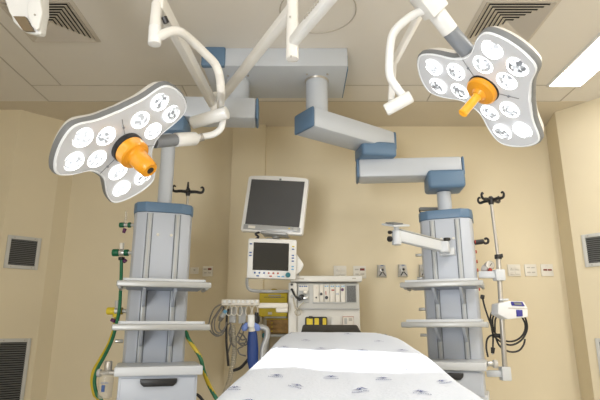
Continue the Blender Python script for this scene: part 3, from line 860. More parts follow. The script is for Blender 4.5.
# ---- rack of breathing-circuit hooks on an arm, left of the machine
DR = 3.75
def rb(x0, y0, x1, y1, depth=.03, bev=.004, d=DR):
    a, b = P(x0, y0, d), P(x1, y1, d)
    return MB().box(((a.x + b.x) / 2, d, (a.z + b.z) / 2), (abs(b.x - a.x), depth, abs(a.z - b.z)), bev)
t = thing('cable_rack', 'white hook rail with hanging rings on an arm beside the anesthesia machine', 'hook rail', P(241, 306, DR))
rail = rb(222, 299.6, 259.2, 305.6, .05, .006).build('hook_rail', 'plate_white', t)
for i in range(8):
    q = P(224.6 + i * 4.6, 301.6, DR - .025); MB().cyl(q, q - Y * .006, .011, n=16, bev=.002).build('label_disc', 'white_enamel', rail)
for px in (230, 252): q = P(px, 303.8, DR - .026); MB().box(q, (.02, .004, .008)).build('printed_mark', 'plate_line', rail)
ar = rb(258, 303, 288, 308.2, .05, .008, DR + .02).build('support_arm', 'plate_white', t)
rb(276, 308, 288, 312.5, .06, .008, DR + .02).build('arm_clamp', 'plate_white', t)
for px in (229, 234, 239.5, 248.5, 255):
    cx = P(px, 311, DR - .01)
    m = MB()
    m.tube([cx + Vector((0, 0, .045)), cx + Vector((.012, 0, .03)), cx + Vector((.020, 0, .005)), cx + Vector((.016, 0, -.022)), cx + Vector((0, 0, -.032)), cx + Vector((-.016, 0, -.022)), cx + Vector((-.020, 0, .005)), cx + Vector((-.012, 0, .03)), cx + Vector((0, 0, .045))], .0034, 8)
    m.build('hook_ring', 'plate_white', t)
# grey connectors hanging behind the rings
one(rb(229.5, 307, 236, 323, .03, .004, DR + .06), 'cable_connector', 'machine_grey', 'grey connector block hanging behind the white hook rail, left of two', 'connector', 'grey connector blocks on the hook rail')
one(rb(239, 307, 246, 323.5, .03, .004, DR + .06), 'cable_connector', 'machine_grey', 'grey connector block hanging behind the white hook rail, right of two', 'connector', 'grey connector blocks on the hook rail')
cl = thing('sensor_clip', 'grey finger clip with a blue end hanging left of the hook rail', 'sensor clip', P(221, 322, DR))
MB().cyl(P(225.5, 311, DR), P(221.5, 317, DR), .017, .02, n=16, bev=.004).build('clip_body', 'machine_grey', cl)
MB().cyl(P(221.5, 317, DR), P(219.6, 321.5, DR), .02, .013, n=16, bev=.004).build('clip_tip', 'cable_grey', cl)
MB().cyl(P(226, 310.2, DR - .02), P(224.2, 313, DR - .02), .014, n=12, bev=.003).build('blue_tip', 'mark_pale_blue', cl)
loops = [
 ([(222, 304), (215, 308), (210.5, 317), (209, 327), (212, 333), (217, 336), (222, 334), (225, 330)], 0),
 ([(223, 305), (217, 313), (212, 322), (212.5, 330), (216, 334.5), (222, 334.5), (226, 328)], .02),
 ([(223.5, 306), (219, 312), (215, 320), (215, 329), (219, 333), (224, 330), (227, 322)], -.02),
 ([(224, 307), (221, 318), (219, 327), (222, 331), (226, 326), (230, 323)], .03),
 ([(230, 322), (231, 331), (230, 340), (232.5, 345), (235, 347)], .01),
 ([(243, 323), (240, 330), (236.5, 338), (238.5, 343), (244, 343)], -.01),
 ([(246, 322), (243, 333), (239, 341), (241, 345), (247, 344), (244, 336), (239.5, 333)], .02),
 ([(238, 336), (242, 340), (246.5, 339), (243, 346), (238, 349), (240, 354), (246, 356)], .0),
 ([(231, 324), (229, 333), (231.5, 340), (229, 349), (227, 357)], .04),
]
nm = ['outermost thin grey cable loop left of the hook rail', 'second thin grey cable loop left of the hook rail', 'inner thin grey cable loop left of the hook rail',
      'short thin grey cable dropping from the rail beside the finger clip', 'thin grey cable hanging under the left connector block', 'thin grey cable curling under the right connector block',
      'tangled grey cable loop left of the blue bag', 'lowest tangled grey cable left of the blue bag', 'long thin grey cable beside the pale corrugated hose']
for (pts, off), lb in zip(loops, nm):
    one(MB().tube([P(x_, y_, DR + off) for x_, y_ in pts], .0052, 7), 'sensor_cable', 'cable_grey', lb, 'cable', 'thin grey cables hanging from the hook rail')
one(MB().tube([P(228.5, 309, DR + .01), P(227, 316, DR + .01), P(226.4, 330, DR + .01), P(226.6, 345, DR + .01), P(228.5, 366, DR + .01)], .0085, 10), 'black_hose', 'black_rubber', 'black hose hanging straight down from the hook rail', 'hose')
one(MB().tube([P(250, 357, DR + .05), P(246, 362, DR + .05), P(240, 368, DR + .04), P(233, 370.5, DR + .03)], .011, 10), 'black_hose', 'black_rubber', 'black hose curving down left below the blue bag', 'hose')
# pale corrugated hose
pts = spline([P(232.5, 325, DR + .05), P(234, 340, DR + .05), P(234.5, 352, DR + .05), P(232, 368, DR + .04), P(229, 382, DR + .03), P(225.5, 392, DR + .02), P(224, 402, DR), Vector((-.60, 3.75, .3)), Vector((-.58, 3.8, .022)), Vector((-.4, 4.0, .022))], 14)
m = MB(); N = len(pts)
m.tube(pts, .018, 12, smooth=False, rad=lambda s_: .0205 if int(s_ * (N - 1) + .5) % 2 else .0155)
one(m, 'corrugated_hose', 'hose_clear', 'pale corrugated breathing hose hanging down to the drape edge', 'hose')
one(MB().tube([P(258.5, 327, DR - .02), P(263, 327.5, DR - .02), P(266.5, 329.5, DR - .02), P(267.4, 334, DR - .02), P(266, 340, DR - .02), P(263, 348, DR - .02), P(262, 362, DR - .02)], .021, 14), 'grey_pipe', 'silver', 'thick grey bent pipe right of the blue bag', 'pipe')
# breathing bag
t = thing('breathing_bag', 'dark blue breathing bag with a white connector hanging below the hook rail', 'breathing bag', P(252.5, 372, DR - .03))
bag = MB()
rs = []
for py, hw in ((326, 2.6), (330, 3.6), (336, 4.4), (344, 5.0), (352, 5.2), (362, 5.0), (370, 3.4), (374, 1.2)):
    cx = P(252.6, py, DR - .03); rr = hw * 3.7 / 500
    rs.append([cx + Vector((math.cos(a) * rr * (1 + .10 * math.cos(5 * a + py * .05)), math.sin(a) * rr * .6, 0)) for a in [2 * math.pi * k / 30 for k in range(30)]])
bag.rings(rs).build('bag', 'navy_cloth', t)
MB().box(P(251.3, 321, DR - .05), (.05, .05, .09), .01).build('connector', 'white_enamel', t)
MB().cyl(P(251.8, 327, DR - .045), P(252, 331, DR - .04), .022, .024, n=18).build('bag_neck', 'plate_white', t)
t2 = thing('blue_glove', 'light blue glove-like wrap bunched around the neck of the breathing bag', 'glove', P(252, 331, DR - .02))
for sx, nmn in ((-1, 'left_fold'), (1, 'right_fold')):
    m = MB(); rs = []
    for k, (px, py, r) in enumerate(((251 + sx * 3.0, 322.5, .016), (251 + sx * 5.0, 325, .024), (251 + sx * 6.2, 328, .026), (251 + sx * 6.6, 331, .014))):
        c_ = P(px, py, DR - .035)
        rs.append([c_ + Vector((math.cos(a) * r, math.sin(a) * r, 0)) for a in [2 * math.pi * i / 14 for i in range(14)]])
    m.rings(rs).build('wrap_fold', 'glove_blue', t2)
tk = thing('black_valve', 'small black valve right of the white bag connector', 'valve', P(256.5, 321, DR))
MB().lathe(P(256.5, 319.5, DR - .03), -Z, [(-.03, .012), (-.025, .024), (.01, .026), (.03, .016)], 18).build('valve_body', 'black_plastic', tk)
MB().cyl(P(256.5, 312.5, DR - .03), P(256.5, 316.5, DR - .03), .013, n=14).build('valve_cap', 'black_plastic', tk)

# yellow container and wooden box behind the rack
DY = 4.25
def yb(x0, y0, x1, y1, depth, d=DY, bev=.006):
    a, b = P(x0, y0, d), P(x1, y1, d)
    return MB().box(((a.x + b.x) / 2, d + depth / 2, (a.z + b.z) / 2), (abs(b.x - a.x), depth, abs(a.z - b.z)), bev)
t = thing('sharps_container', 'yellow cardboard sharps container behind the hook rail arm', 'container', P(272, 316, DY + .1))
yc = yb(259.5, 292, 287, 316.5, .2).build('container_body', 'yellow_box', t)
yb(259, 290.3, 287.5, 293.5, .22, DY - .01, .004).build('lid', 'yellow_shade', t)
for (x0_, y0_, x1_, y1_) in ((268.5, 294.8, 281, 296.2), (269.5, 297, 281, 297.8)): yb(x0_, y0_, x1_, y1_, .004, DY - .004, 0).build('printed_mark', 'seam', yc)
yb(264, 297, 284.5, 297.4, .004, DY - .004, 0).build('printed_line', 'black_plastic', yc) 
MB().tube([P(271.5, 292, DY - .015), P(272, 289.6, DY - .015), P(276, 289.6, DY - .015), P(279, 292, DY - .015)], .006, 8).build('carry_handle', 'yellow_shade', t)
yb(268, 312, 272, 314.5, .004, DY - .004, 0).build('tag', 'plate_white', yc)
t = thing('wooden_box', 'small brown box with drawers under the yellow container', 'box', P(277, 334, DY + .1))
bo = yb(266.5, 319.5, 288, 333.5, .18, DY, .003).build('box_body', 'wood_box', t)
yb(266, 318.5, 288, 319.7, .19, DY - .008, .002).build('box_top', 'yellow_shade', t)
for yy in (321, 325.2, 329.4):
    dr = yb(268.5, yy, 286, yy + 3.4, .01, DY - .006, .002).build('drawer', 'wood_box', t)
    q = P(272, yy + 1.7, DY - .006); MB().cyl(q, q - Y * .008, .006, n=10).build('knob', 'yellow_box', dr)
ts = thing('supply_trolley', 'low grey trolley with a teal side pouch, holding the yellow container and brown box', 'trolley', P(276, 372, DY + .1))
a = P(266.5, 334, DY); b = P(285, 334, DY)
MB().box(((a.x + b.x) / 2, DY + .1, a.z - .012), (b.x - a.x + .06, .24, .02), .004).build('tray', 'machine_grey', ts)
for sx in (0, 1):
    for sy in (0, 1):
        MB().cyl((a.x if sx == 0 else b.x, DY + (.01 if sy == 0 else .2), a.z - .012), (a.x if sx == 0 else b.x, DY + (.01 if sy == 0 else .2), .0), .012, n=12).build('leg', 'aluminium', ts)
MB().box(((a.x + b.x) / 2, DY + .1, .45), (b.x - a.x + .04, .22, .02), .004).build('lower_shelf', 'machine_grey', ts)
yb(262, 333, 266.5, 338, .05, DY - .05, .01).build('side_pouch', 'teal', ts)['label'] = 'teal pouch on the trolley side'
# shelf bracket between the container and the box
MB().box(P(276, 317.6, DY + .1), (.18, .2, .012), .003).build('upper_shelf', 'machine_grey', ts)
for px in (266.6, 285.2):
    q = P(px, 317.6, DY + .18); MB().cyl(q, Vector((q.x, q.y, a.z - .01)), .008, n=10).build('shelf_post', 'aluminium', ts)

# ================================================================ operating table, headrest, drape
SL = .0947
BA, BB = Vector((.117, 1.257)), Vector((.213, 2.75))
bd = (BB - BA).normalized(); bx = Vector((bd.y, -bd.x))
def bed(u, s, dz=0):
    """u across from the centre line (m), s = forward distance from the camera"""
    c = BA + (BB - BA) * ((s - BA.y) / (BB.y - BA.y))
    q = c + bx * u
    return Vector((q.x, q.y, H - .28 + SL * q.y + dz))
t = thing('operating_table', 'operating table under the white drape, its black headrest showing at the far end', 'operating table', (.16, 2.0, 0))
m = MB(); m.add([bed(-.26, .75, -.03), bed(.26, .75, -.03), bed(.26, 2.70, -.03), bed(-.26, 2.70, -.03), bed(-.26, .75, -.10), bed(.26, .75, -.10), bed(.26, 2.70, -.10), bed(-.26, 2.70, -.10)],
               [(0, 1, 2, 3), (7, 6, 5, 4), (0, 4, 5, 1), (1, 5, 6, 2), (2, 6, 7, 3), (3, 7, 4, 0)])
m.build('mattress', 'black_leather', t)
m = MB(); m.add([bed(-.25, .8, -.10), bed(.25, .8, -.10), bed(.25, 2.65, -.10), bed(-.25, 2.65, -.10), bed(-.25, .8, -.14), bed(.25, .8, -.14), bed(.25, 2.65, -.14), bed(-.25, 2.65, -.14)],
               [(0, 1, 2, 3), (7, 6, 5, 4), (0, 4, 5, 1), (1, 5, 6, 2), (2, 6, 7, 3), (3, 7, 4, 0)])
m.build('tabletop', 'steel', t)
MB().box((.165, 1.9, .50), (.26, .34, .70), .02).build('column', 'steel', t)
MB().prism([(-.25, -.5), (.25, -.5), (.25, .55), (-.25, .55)], (.165, 1.9, 0), X, Y, Z, .16, .03).build('base', 'machine_white', t)
m = MB(); hp = []
A1, A2, A3, A4 = P(302.5, 324.2, 3.08), P(357.5, 324.6, 3.08), P(362.5, 333, 2.84), P(300.5, 333, 2.84)
top4 = [A1, A2, A3, A4]; bot4 = [p - Z * .07 for p in top4]
vs, fs = m.add(top4 + bot4, [(0, 1, 2, 3), (7, 6, 5, 4), (0, 4, 5, 1), (1, 5, 6, 2), (2, 6, 7, 3), (3, 7, 4, 0)])
bmesh.ops.bevel(m.bm, geom=list(m.bm.edges), offset=.012, segments=3, profile=.5, affect='EDGES')
m.build('headrest_pad', 'black_leather', t)
m = MB()
for sx in (-.1, .1): m.cyl(bed(sx, 2.5, -.12), bed(sx, 2.95, -.10), .014, n=12)
m.build('headrest_rods', 'steel', t)

# drape: one cloth, falling over the sides and the far end, with its printed marks
m = MB()
NU, NS = 56, 70
hw = .317
def dr_pt(a, s):
    """a: distance across the cloth from the centre line; wraps over the edge"""
    sg = 1 if a >= 0 else -1; e = abs(a)
    # slightly uneven far corners
    w_ = hw - .006 + max(0, (2.6 - s)) / 1.4 * (.030 if a >= 0 else .022)
    if sg > 0: w_ += .004 * math.sin(s * 7)
    else: w_ += .004 * math.sin(s * 5 + 1)
    if sg > 0 and s > 2.35: w_ -= .07 * max(0, (s - 2.5) / .25) ** 2
    if sg < 0 and s > 2.6: w_ -= .02 * ((s - 2.6) / .15) ** 2
    rc = .035
    if e <= w_ - rc: u, dz = e, 0
    else:
        q = e - (w_ - rc); ang = q / rc
        if ang < math.pi / 2: u, dz = w_ - rc + rc * math.sin(ang), -rc * (1 - math.cos(ang))
        else:
            f_ = q - rc * math.pi / 2
            u, dz = w_ + .02 * f_ / .3 + .012 * math.sin(s * 18 + sg) * min(1, f_ / .15), -rc - f_
    # far end falls over too
    se = s; dzf = 0
    if s > 2.80:
        q = s - 2.80; ang = q / .03
        if ang < math.pi / 2: se, dzf = 2.80 + .03 * math.sin(ang), -.03 * (1 - math.cos(ang))
        else: se, dzf = 2.83, -.03 - (q - .03 * math.pi / 2)
    p = bed(sg * u, se, dz + dzf)
    wr = noise.noise(Vector((p.x * 5, p.y * 2.2, 3))) * .007 + noise.noise(Vector((p.x * 14, p.y * 6, 9))) * .0022
    wr += .004 * math.exp(-((a - .02 - .05 * math.sin(s * 2)) / .012) ** 2)     # faint lengthwise fold
    if e < w_: p.z += wr * (.4 if s > 2.6 else 1)
    return p
rows = []
for j in range(NS + 1):
    s = .75 + (3.08 - .75) * j / NS
    rows.append([dr_pt(-.60 + 1.2 * i / NU, s) for i in range(NU + 1)])
m.rings(rows, False, False, closed=False)
# printed marks: a small winged shape over a broken line of lettering
m.mi = 1
def mark(px, py, sc=1.0, rot=0):
    r = ray(px, py)
    # meet the table plane z = H-.28+SL*y
    k = -.28 / (r.z - SL * r.y); c = CAM + r * k
    s0_, cx = c.y, (c - bed(0, c.y)).x
    def q(u, v):
        uu = u * math.cos(rot) - v * math.sin(rot); vv = u * math.sin(rot) + v * math.cos(rot)
        return dr_pt(cx + uu * sc * .64, s0_ + vv * sc * 1.5) + Z * .0025
    def quad(pts):
        ps = [q(*p) for p in pts]; m.add(ps, [tuple(range(len(ps)))])
    quad([(-.034, .003), (-.014, .009), (-.002, .018), (-.008, .006)])
    quad([(.034, .003), (.014, .009), (.002, .018), (.008, .006)])
    quad([(-.007, .004), (0, .014), (.007, .004), (0, -.001)])
    for i in range(8):
        u = -.034 + i * .0088
        quad([(u, -.011), (u + .0058, -.011), (u + .0058, -.0155), (u, -.0155)])
for px, py, rr in ((232.5, 390, 0), (276, 376, 0), (296.5, 387, -.5), (331, 376, 0), (360, 390.5, 0), (383, 378.5, -.1), (420.5, 394, -.1), (441.5, 380.5, .35), (406, 369, .2), (306, 341, 0), (321, 349, 0), (362, 350.5, 0), (378.5, 341, 0), (401.5, 350.5, 0), (386, 333.8, 0), (348, 334.2, 0), (289.5, 332.6, 0), (283.5, 347.5, 0), (247, 404, 0), (310, 405, 0)):
    mark(px, py, 1.0, rr)
one(m, 'surgical_drape', ['drape_cloth', 'print_blue'], 'white surgical drape with small blue printed marks spread over the operating table', 'drape')

# ================================================================ gear on the left pendant
def lp_(px, py, d=3.22): return P(px, py, d)
DG = 3.24
t = thing('flowmeter', 'green gas flowmeter with a clear tube, upper one on the left pendant', 'flowmeter', lp_(124, 236))
MB().cyl(lp_(119.5, 225), lp_(124.5, 225), .017, n=18, bev=.004).build('green_knob', 'green_plastic', t)
MB().cyl(lp_(124.5, 225), lp_(128, 225), .014, n=16).build('body', 'aluminium', t)
MB().cyl(lp_(128, 225), lp_(131, 225), .018, n=16, bev=.004).build('green_nut', 'green_plastic', t)
MB().cyl(lp_(131, 225), lp_(134.5, 225.2), .010, n=14).build('stem', 'aluminium', t)
MB().cyl(lp_(125.5, 223), lp_(126.4, 211), .011, .006, n=14).build('glass_tube', 'jar_clear', t)
MB().cyl(lp_(125, 228.5), lp_(123.6, 233), .012, .010, n=14, bev=.003).build('purple_knob', 'purple', t)
t = thing('gas_regulator', 'green gas regulator on the left pendant above the green hose', 'regulator', lp_(122, 262))
MB().cyl(lp_(112.5, 252.7), lp_(119, 252.7), .024, n=20, bev=.006).build('green_knob', 'green_plastic', t)
MB().cyl(lp_(119, 252.7), lp_(124.5, 252.7), .019, n=18, bev=.003).build('body', 'aluminium', t)
MB().cyl(lp_(124.5, 252.7), lp_(128.5, 252.7), .022, n=16, bev=.003).build('green_nut', 'green_plastic', t)
MB().cyl(lp_(128.5, 252.8), lp_(132.5, 253), .012, n=14).build('stem', 'aluminium', t)
MB().cyl(lp_(121.8, 249.5), lp_(122, 243), .015, n=18, bev=.003).build('gauge', 'plate_white', t)
MB().cyl(lp_(121.5, 257), lp_(121.5, 260), .020, n=14, bev=.003).build('black_ring', 'black_plastic', t)
MB().cyl(lp_(124, 260), lp_(125.8, 262), .014, n=14, bev=.003).build('purple_knob', 'purple', t)
t = thing('yellow_regulator', 'yellow gas regulator below the upper shelf of the left pendant', 'regulator', lp_(117, 318))
MB().cyl(lp_(107, 311), lp_(115.5, 311), .023, n=20, bev=.006).build('yellow_knob', 'yellow_box', t)
MB().cyl(lp_(115.5, 311), lp_(119.5, 311), .024, n=18).build('body', 'aluminium', t)
MB().cyl(lp_(119.5, 311), lp_(122.5, 311), .022, n=16).build('yellow_nut', 'yellow_shade', t)
MB().cyl(lp_(122.5, 311), lp_(127.5, 311.2), .013, n=14).build('stem', 'aluminium', t)
MB().cyl(lp_(117.4, 308.5), lp_(117.4, 300.5), .016, n=18, bev=.003).build('gauge', 'plate_grey', t)
MB().cyl(lp_(116.6, 314), lp_(115.5, 317.5), .021, n=16, bev=.003).build('yellow_cup', 'yellow_box', t)
MB().cyl(lp_(114.2, 319), lp_(112.6, 322), .018, n=14, bev=.003).build('purple_knob', 'purple', t)
def striped(pts, r=.0125):
    m = MB(); m.tube(pts, r, 12, twist=.55, sub=8); return m
one(MB().tube([lp_(121.5, 259), lp_(121.3, 272), lp_(120.5, 292, 3.2), lp_(119.5, 308, 3.18), lp_(117, 322, 3.2), lp_(112, 340, 3.22), lp_(105, 355, 3.24), lp_(97, 370, 3.24), lp_(94.5, 382, 3.24), lp_(97, 395, 3.24), lp_(102, 406, 3.24), Vector((-1.2, 3.26, .35)), Vector((-1.15, 3.3, .012)), Vector((-.95, 3.5, .012))], .0105, 10, sub=8), 'gas_hose', 'green_hose', 'green gas hose falling from the green regulator left of the pendant', 'hose')
one(MB().tube([lp_(116, 318, 3.26), lp_(114, 330, 3.27), lp_(108.5, 345, 3.27), lp_(100, 360, 3.28), lp_(94, 371, 3.28), lp_(92.3, 382, 3.28), lp_(94.5, 394, 3.28), lp_(99, 406, 3.28), Vector((-1.26, 3.30, .35)), Vector((-1.22, 3.36, .014)), Vector((-1.0, 3.6, .014))], .0125, 10, sub=8), 'gas_hose', 'yellow_hose', 'yellow gas hose falling from the yellow regulator left of the pendant', 'hose')
one(striped([P(185.5, 330, 3.22), P(188.5, 339, 3.24), P(195, 349, 3.24), P(200.5, 358, 3.24), P(204, 372, 3.24), P(209, 385, 3.24), P(216, 398, 3.24), P(222, 408, 3.24), Vector((-.44, 3.26, .35)), Vector((-.42, 3.32, .014)), Vector((-.5, 3.6, .014))], .0125), 'gas_hose', ['yellow_hose', 'green_hose'], 'striped yellow and green hose falling right of the left pendant', 'hose')
one(MB().tube([P(195, 394, 3.2), P(199, 396, 3.2), P(204, 402, 3.2)], .009, 8), 'power_cord', 'black_rubber', 'black cord end at the lower right of the left drawer unit', 'cord')
# suction jar
t = thing('suction_jar', 'clear suction jar with a small blue label, hooked beside the left drawer unit', 'jar', lp_(106.5, 397, 3.0))
DJ = 2.98
MB().lathe(P(104.5, 398.5, DJ), Z, [(0, .030), (.006, .038), (.13, .042), (.146, .038), (.150, .030)], 28).build('jar_body', 'jar_clear', t)
MB().cyl(P(105, 374, DJ), P(105, 372, DJ), .030, n=24, bev=.004).build('lid', 'plate_grey', t)
MB().cyl(P(97.5, 373, DJ), P(115, 372.6, DJ), .014, n=14, bev=.003).build('clamp_bar', 'steel', t)
MB().cyl(P(97.5, 373, DJ), P(101, 373, DJ), .022, n=16, bev=.004).build('clamp_knob', 'machine_grey', t)
MB().cyl(P(108, 371, DJ), P(108.5, 361, DJ), .022, n=18, bev=.006).build('vacuum_valve', 'steel', t)
MB().box(P(103, 388.5, DJ - .044), (.018, .004, .036), .001).build('blue_label', 'mark_blue', t)
MB().box(P(104.5, 383, DJ - .044), (.04, .003, .003)).build('printed_line', 'mark_blue', t)

# ---- IV hooks: four curled black arms on a hub, on a thin pole
def iv_hook(t, c, span, ang, hub=.018):
    m = MB(); m.lathe(c - Z * .03, Z, [(0, hub * .7), (.02, hub), (.045, hub), (.06, hub * .5)], 16); m.build('hook_hub', 'black_plastic', t)
    for k in range(4):
        a = ang + k * math.pi / 2
        u = Vector((math.cos(a), math.sin(a), 0))
        s_ = span
        m = MB(); m.tube([c, c + u * s_ * .5 + Z * .004, c + u * s_ * .8 + Z * .0, c + u * s_ * .98 + Z * .006, c + u * s_ * 1.04 + Z * .026, c + u * s_ * .95 + Z * .042, c + u * s_ * .84 + Z * .034], .008, 8, rad=lambda q: .0125 - .007 * q)
        m.build('hook_arm', 'black_plastic', t)
IVD = 3.48
c = P(188, 192, IVD)
t = thing('iv_pole', 'thin IV pole behind the left pendant with a black four-arm hook', 'IV pole', (c.x, c.y, H - .2))
iv_hook(t, c, .105, R_(12))
MB().cyl(c - Z * .02, Vector((c.x, c.y, H - .2)), .008, n=14).build('pole', 'steel', t)
MB().box((c.x - .07, c.y - .06, H + .25), (.18, .03, .03), .005, Matrix.Rotation(LRZ, 3, 'Z')).build('pole_clamp', 'aluminium', t)

# ================================================================ gear on the right pendant
ID = 3.42
c = P(491, 200.5, ID); e = P(505.5, 377, ID)
cx_ = Vector((c.x, ID, c.z))
t = thing('iv_pole', 'steel IV pole with a black four-arm hook, clamped to the right pendant', 'IV pole', (c.x, c.y, P(505, 376, ID).z))
iv_hook(t, c, .10, R_(35), .022)
foot = P(505.5, 377, ID)
mid = P(498, 268, ID)
MB().cyl(c, P(498.2, 258, ID), .0115, n=18).build('upper_pole', 'steel', t)
MB().cyl(P(498.1, 256, ID), foot, .0165, n=18, bev=.002).build('lower_pole', 'steel', t)
MB().cyl(P(498.2, 259, ID), P(498, 254.8, ID), .024, n=18, bev=.003).build('collar', 'black_plastic', t)
MB().cyl(P(499, 256, ID - .01), P(503, 255.6, ID - .02), .012, .014, n=12, bev=.003).build('collar_knob', 'black_plastic', t)
for (px0, px1, py, w_) in ((479, 497, 274.8, .046), (487, 504, 373.5, .04)):
    a, b = P(px0, py, ID + .05), P(px1, py, ID)
    MB().bar(a, b, .05, w_, .005).build('clamp_arm', 'shelf_white', t)
MB().box(P(498.8, 275.2, ID), (.065, .07, .075), .006).build('clamp_block', 'shelf_white', t)
MB().box(P(505, 373.5, ID), (.06, .065, .085), .006).build('clamp_block', 'shelf_white', t)
# gauge on the side of the right pendant
t = thing('pressure_gauge', 'small round pressure gauge with a red nut on the right pendant side', 'gauge', P(490, 274, 3.52))
q = P(489.3, 265.5, 3.50)
MB().cyl(q + Y * .02, q - Y * .02, .032, n=24, bev=.004).build('gauge_case', 'steel', t)
MB().cyl(q - Y * .018, q - Y * .022, .026, n=24).build('dial', 'plate_white', t)
MB().bar(q - Y * .0235 + Vector((-.005, 0, -.005)), q - Y * .0235 + Vector((.012, 0, .014)), .003, .003).build('needle', 'black_plastic', t)
MB().cyl(P(483, 268.5, 3.53), P(488.5, 270, 3.50), .030, n=18, bev=.005).build('valve_body', 'plate_grey', t)
MB().cyl(P(488.2, 270.5, 3.48), P(491, 271.5, 3.48), .022, n=16, bev=.004).build('red_nut', 'mark_red', t)
# hook on the side of the right pendant
a = P(475, 242.5, 3.52)
m = MB(); m.tube([a, P(480, 241.9, 3.52), P(483, 241.8, 3.52), P(485.2, 243.4, 3.52), P(487.8, 242.6, 3.52), P(488.2, 240, 3.52), P(486.4, 238.4, 3.52), P(484.6, 239.2, 3.52)], .012, 10, rad=lambda q: .018 if q < .3 else .0085)
one(m, 'side_hook', 'black_plastic', 'black curled hook sticking out of the right side of the right pendant', 'hook')
# flat black bar behind the cap of the right pendant
t = thing('rear_hook_bar', 'flat dark bar with a small hook behind the left of the right pendant cap', 'hook bar', P(428, 212, 3.78))
MB().bar(P(419.2, 209.2, 3.78), P(441, 209.2, 3.78), .05, .022, .005).build('bar', 'rim_grey', t)
MB().tube([P(420, 209.6, 3.78), P(419.8, 211.5, 3.78), P(421, 213, 3.78), P(422, 212, 3.78)], .006, 8).build('hook_tip', 'black_plastic', t)
MB().cyl(P(436, 209.3, 3.80), P(436.5, 240, 3.80), .01, n=12).build('bar_post', 'steel', t)

# monitor support arm on the right pendant
t = thing('monitor_support_arm', 'white swing arm with an empty tilting tray plate, mounted on the right pendant', 'support arm', P(442, 252, 3.36))
DSA = 3.32
blk = P(444.5, 247.5, DSA)
MB().box(blk, (.062, .10, .075), .01, Matrix.Rotation(RRZ, 3, 'Z')).build('mount_block', 'shelf_white', t)
MB().box(P(447, 252, 3.40), (.10, .06, .05), .006, Matrix.Rotation(RRZ, 3, 'Z')).build('wall_mount', 'shelf_white', t)
ka = P(447, 240.5, DSA - .01)
MB().cyl(ka - Z * .025, ka, .008, n=12).build('knob_stem', 'black_plastic', t)
MB().cyl(ka - Z * .002, ka + Z * .018, .024, n=12, bev=.006).build('black_knob', 'black_plastic', t)
a, b = P(441, 246.5, DSA - .01), P(398, 236, 3.12)
MB().bar(a, b, .05, .072, .012).build('arm', 'shelf_white', t)
MB().bar(a + Z * .038, b + Z * .038, .056, .008, .002).build('arm_cover', 'shelf_grey', t)
MB().cyl(P(396.8, 245, 3.12), P(396.5, 230.5, 3.12), .030, n=24, bev=.006).build('pivot', 'shelf_white', t)
tl = MB().bar(P(387.5, 225.2, 3.06), P(403.5, 224.6, 3.14), .11, .012, .004, up=(0, -.35, 1)).build('tray_plate', 'shelf_white', t)
MB().bar(P(389.5, 223.4, 3.05), P(399, 223.2, 3.10), .07, .008, .002, up=(0, -.35, 1)).build('rubber_pad', 'rim_grey', tl)
MB().cyl(P(396.5, 231, 3.12), P(396.5, 226, 3.10), .018, n=18).build('plate_post', 'shelf_white', t)
for py, r in ((232.3, .011), (239, .018)):
    MB().cyl(P(388.6, py, 3.10), P(391, py, 3.11), r, n=14, bev=.003).build('side_knob', 'black_plastic', t)
    MB().cyl(P(391, py, 3.11), P(395, py, 3.12), .006, n=10).build('knob_stem', 'black_plastic', t)

# infusion pump
DP = 3.32
t = thing('infusion_pump', 'white infusion pump with blue screen and blue door, clamped to the IV pole', 'infusion pump', P(512, 319, DP))
a = P(500.5, 318.5, DP)
def pump_quad(pts, d0, depth, m, name, bev=.005, par=None):
    mm = MB(); A = [P(x_, y_, d0) for x_, y_ in pts]; Bq = [p + Vector((-.10, 1, 0)).normalized() * depth for p in A]; n = len(A)
    mm.add(A + Bq, [tuple(range(n)), tuple(range(n, 2 * n))[::-1]] + [(i, (i + 1) % n, n + (i + 1) % n, n + i) for i in range(n)])
    if bev: bmesh.ops.bevel(mm.bm, geom=list(mm.bm.edges), offset=bev, segments=2, profile=.5, affect='EDGES')
    return mm.build(name, m, par or t)
pump_quad([(498.5, 303.5), (509, 301), (524, 301.3), (528, 308.5), (528.3, 317), (508, 319.3), (498, 314)], DP, .10, 'pump_white', 'housing', .006)
pump_quad([(511.2, 301.5), (522.6, 301.8), (525, 306.2), (512.2, 305.6)], DP - .008, .02, 'pump_blue', 'screen_visor', .002)
pump_quad([(513.8, 302.3), (521, 302.4), (522, 305), (515, 304.8)], DP - .012, .01, 'rim_grey', 'screen', 0)
pump_quad([(516.6, 309.6), (522.6, 310), (523, 316.4), (517.2, 316.6)], DP - .008, .02, 'pump_blue', 'door', .002)
pump_quad([(508.6, 307.6), (528, 308.6), (528, 309.2), (508.6, 308.4)], DP - .003, .01, 'plate_line', 'seam', 0)
MB().bar(P(499, 299.8, DP + .05), P(508, 299.6, DP + .05), .03, .012, .003).build('carry_handle', 'shelf_white', t)
MB().box(P(501.5, 311, DP + .075), (.05, .08, .06), .006).build('pole_clamp', 'shelf_white', t)

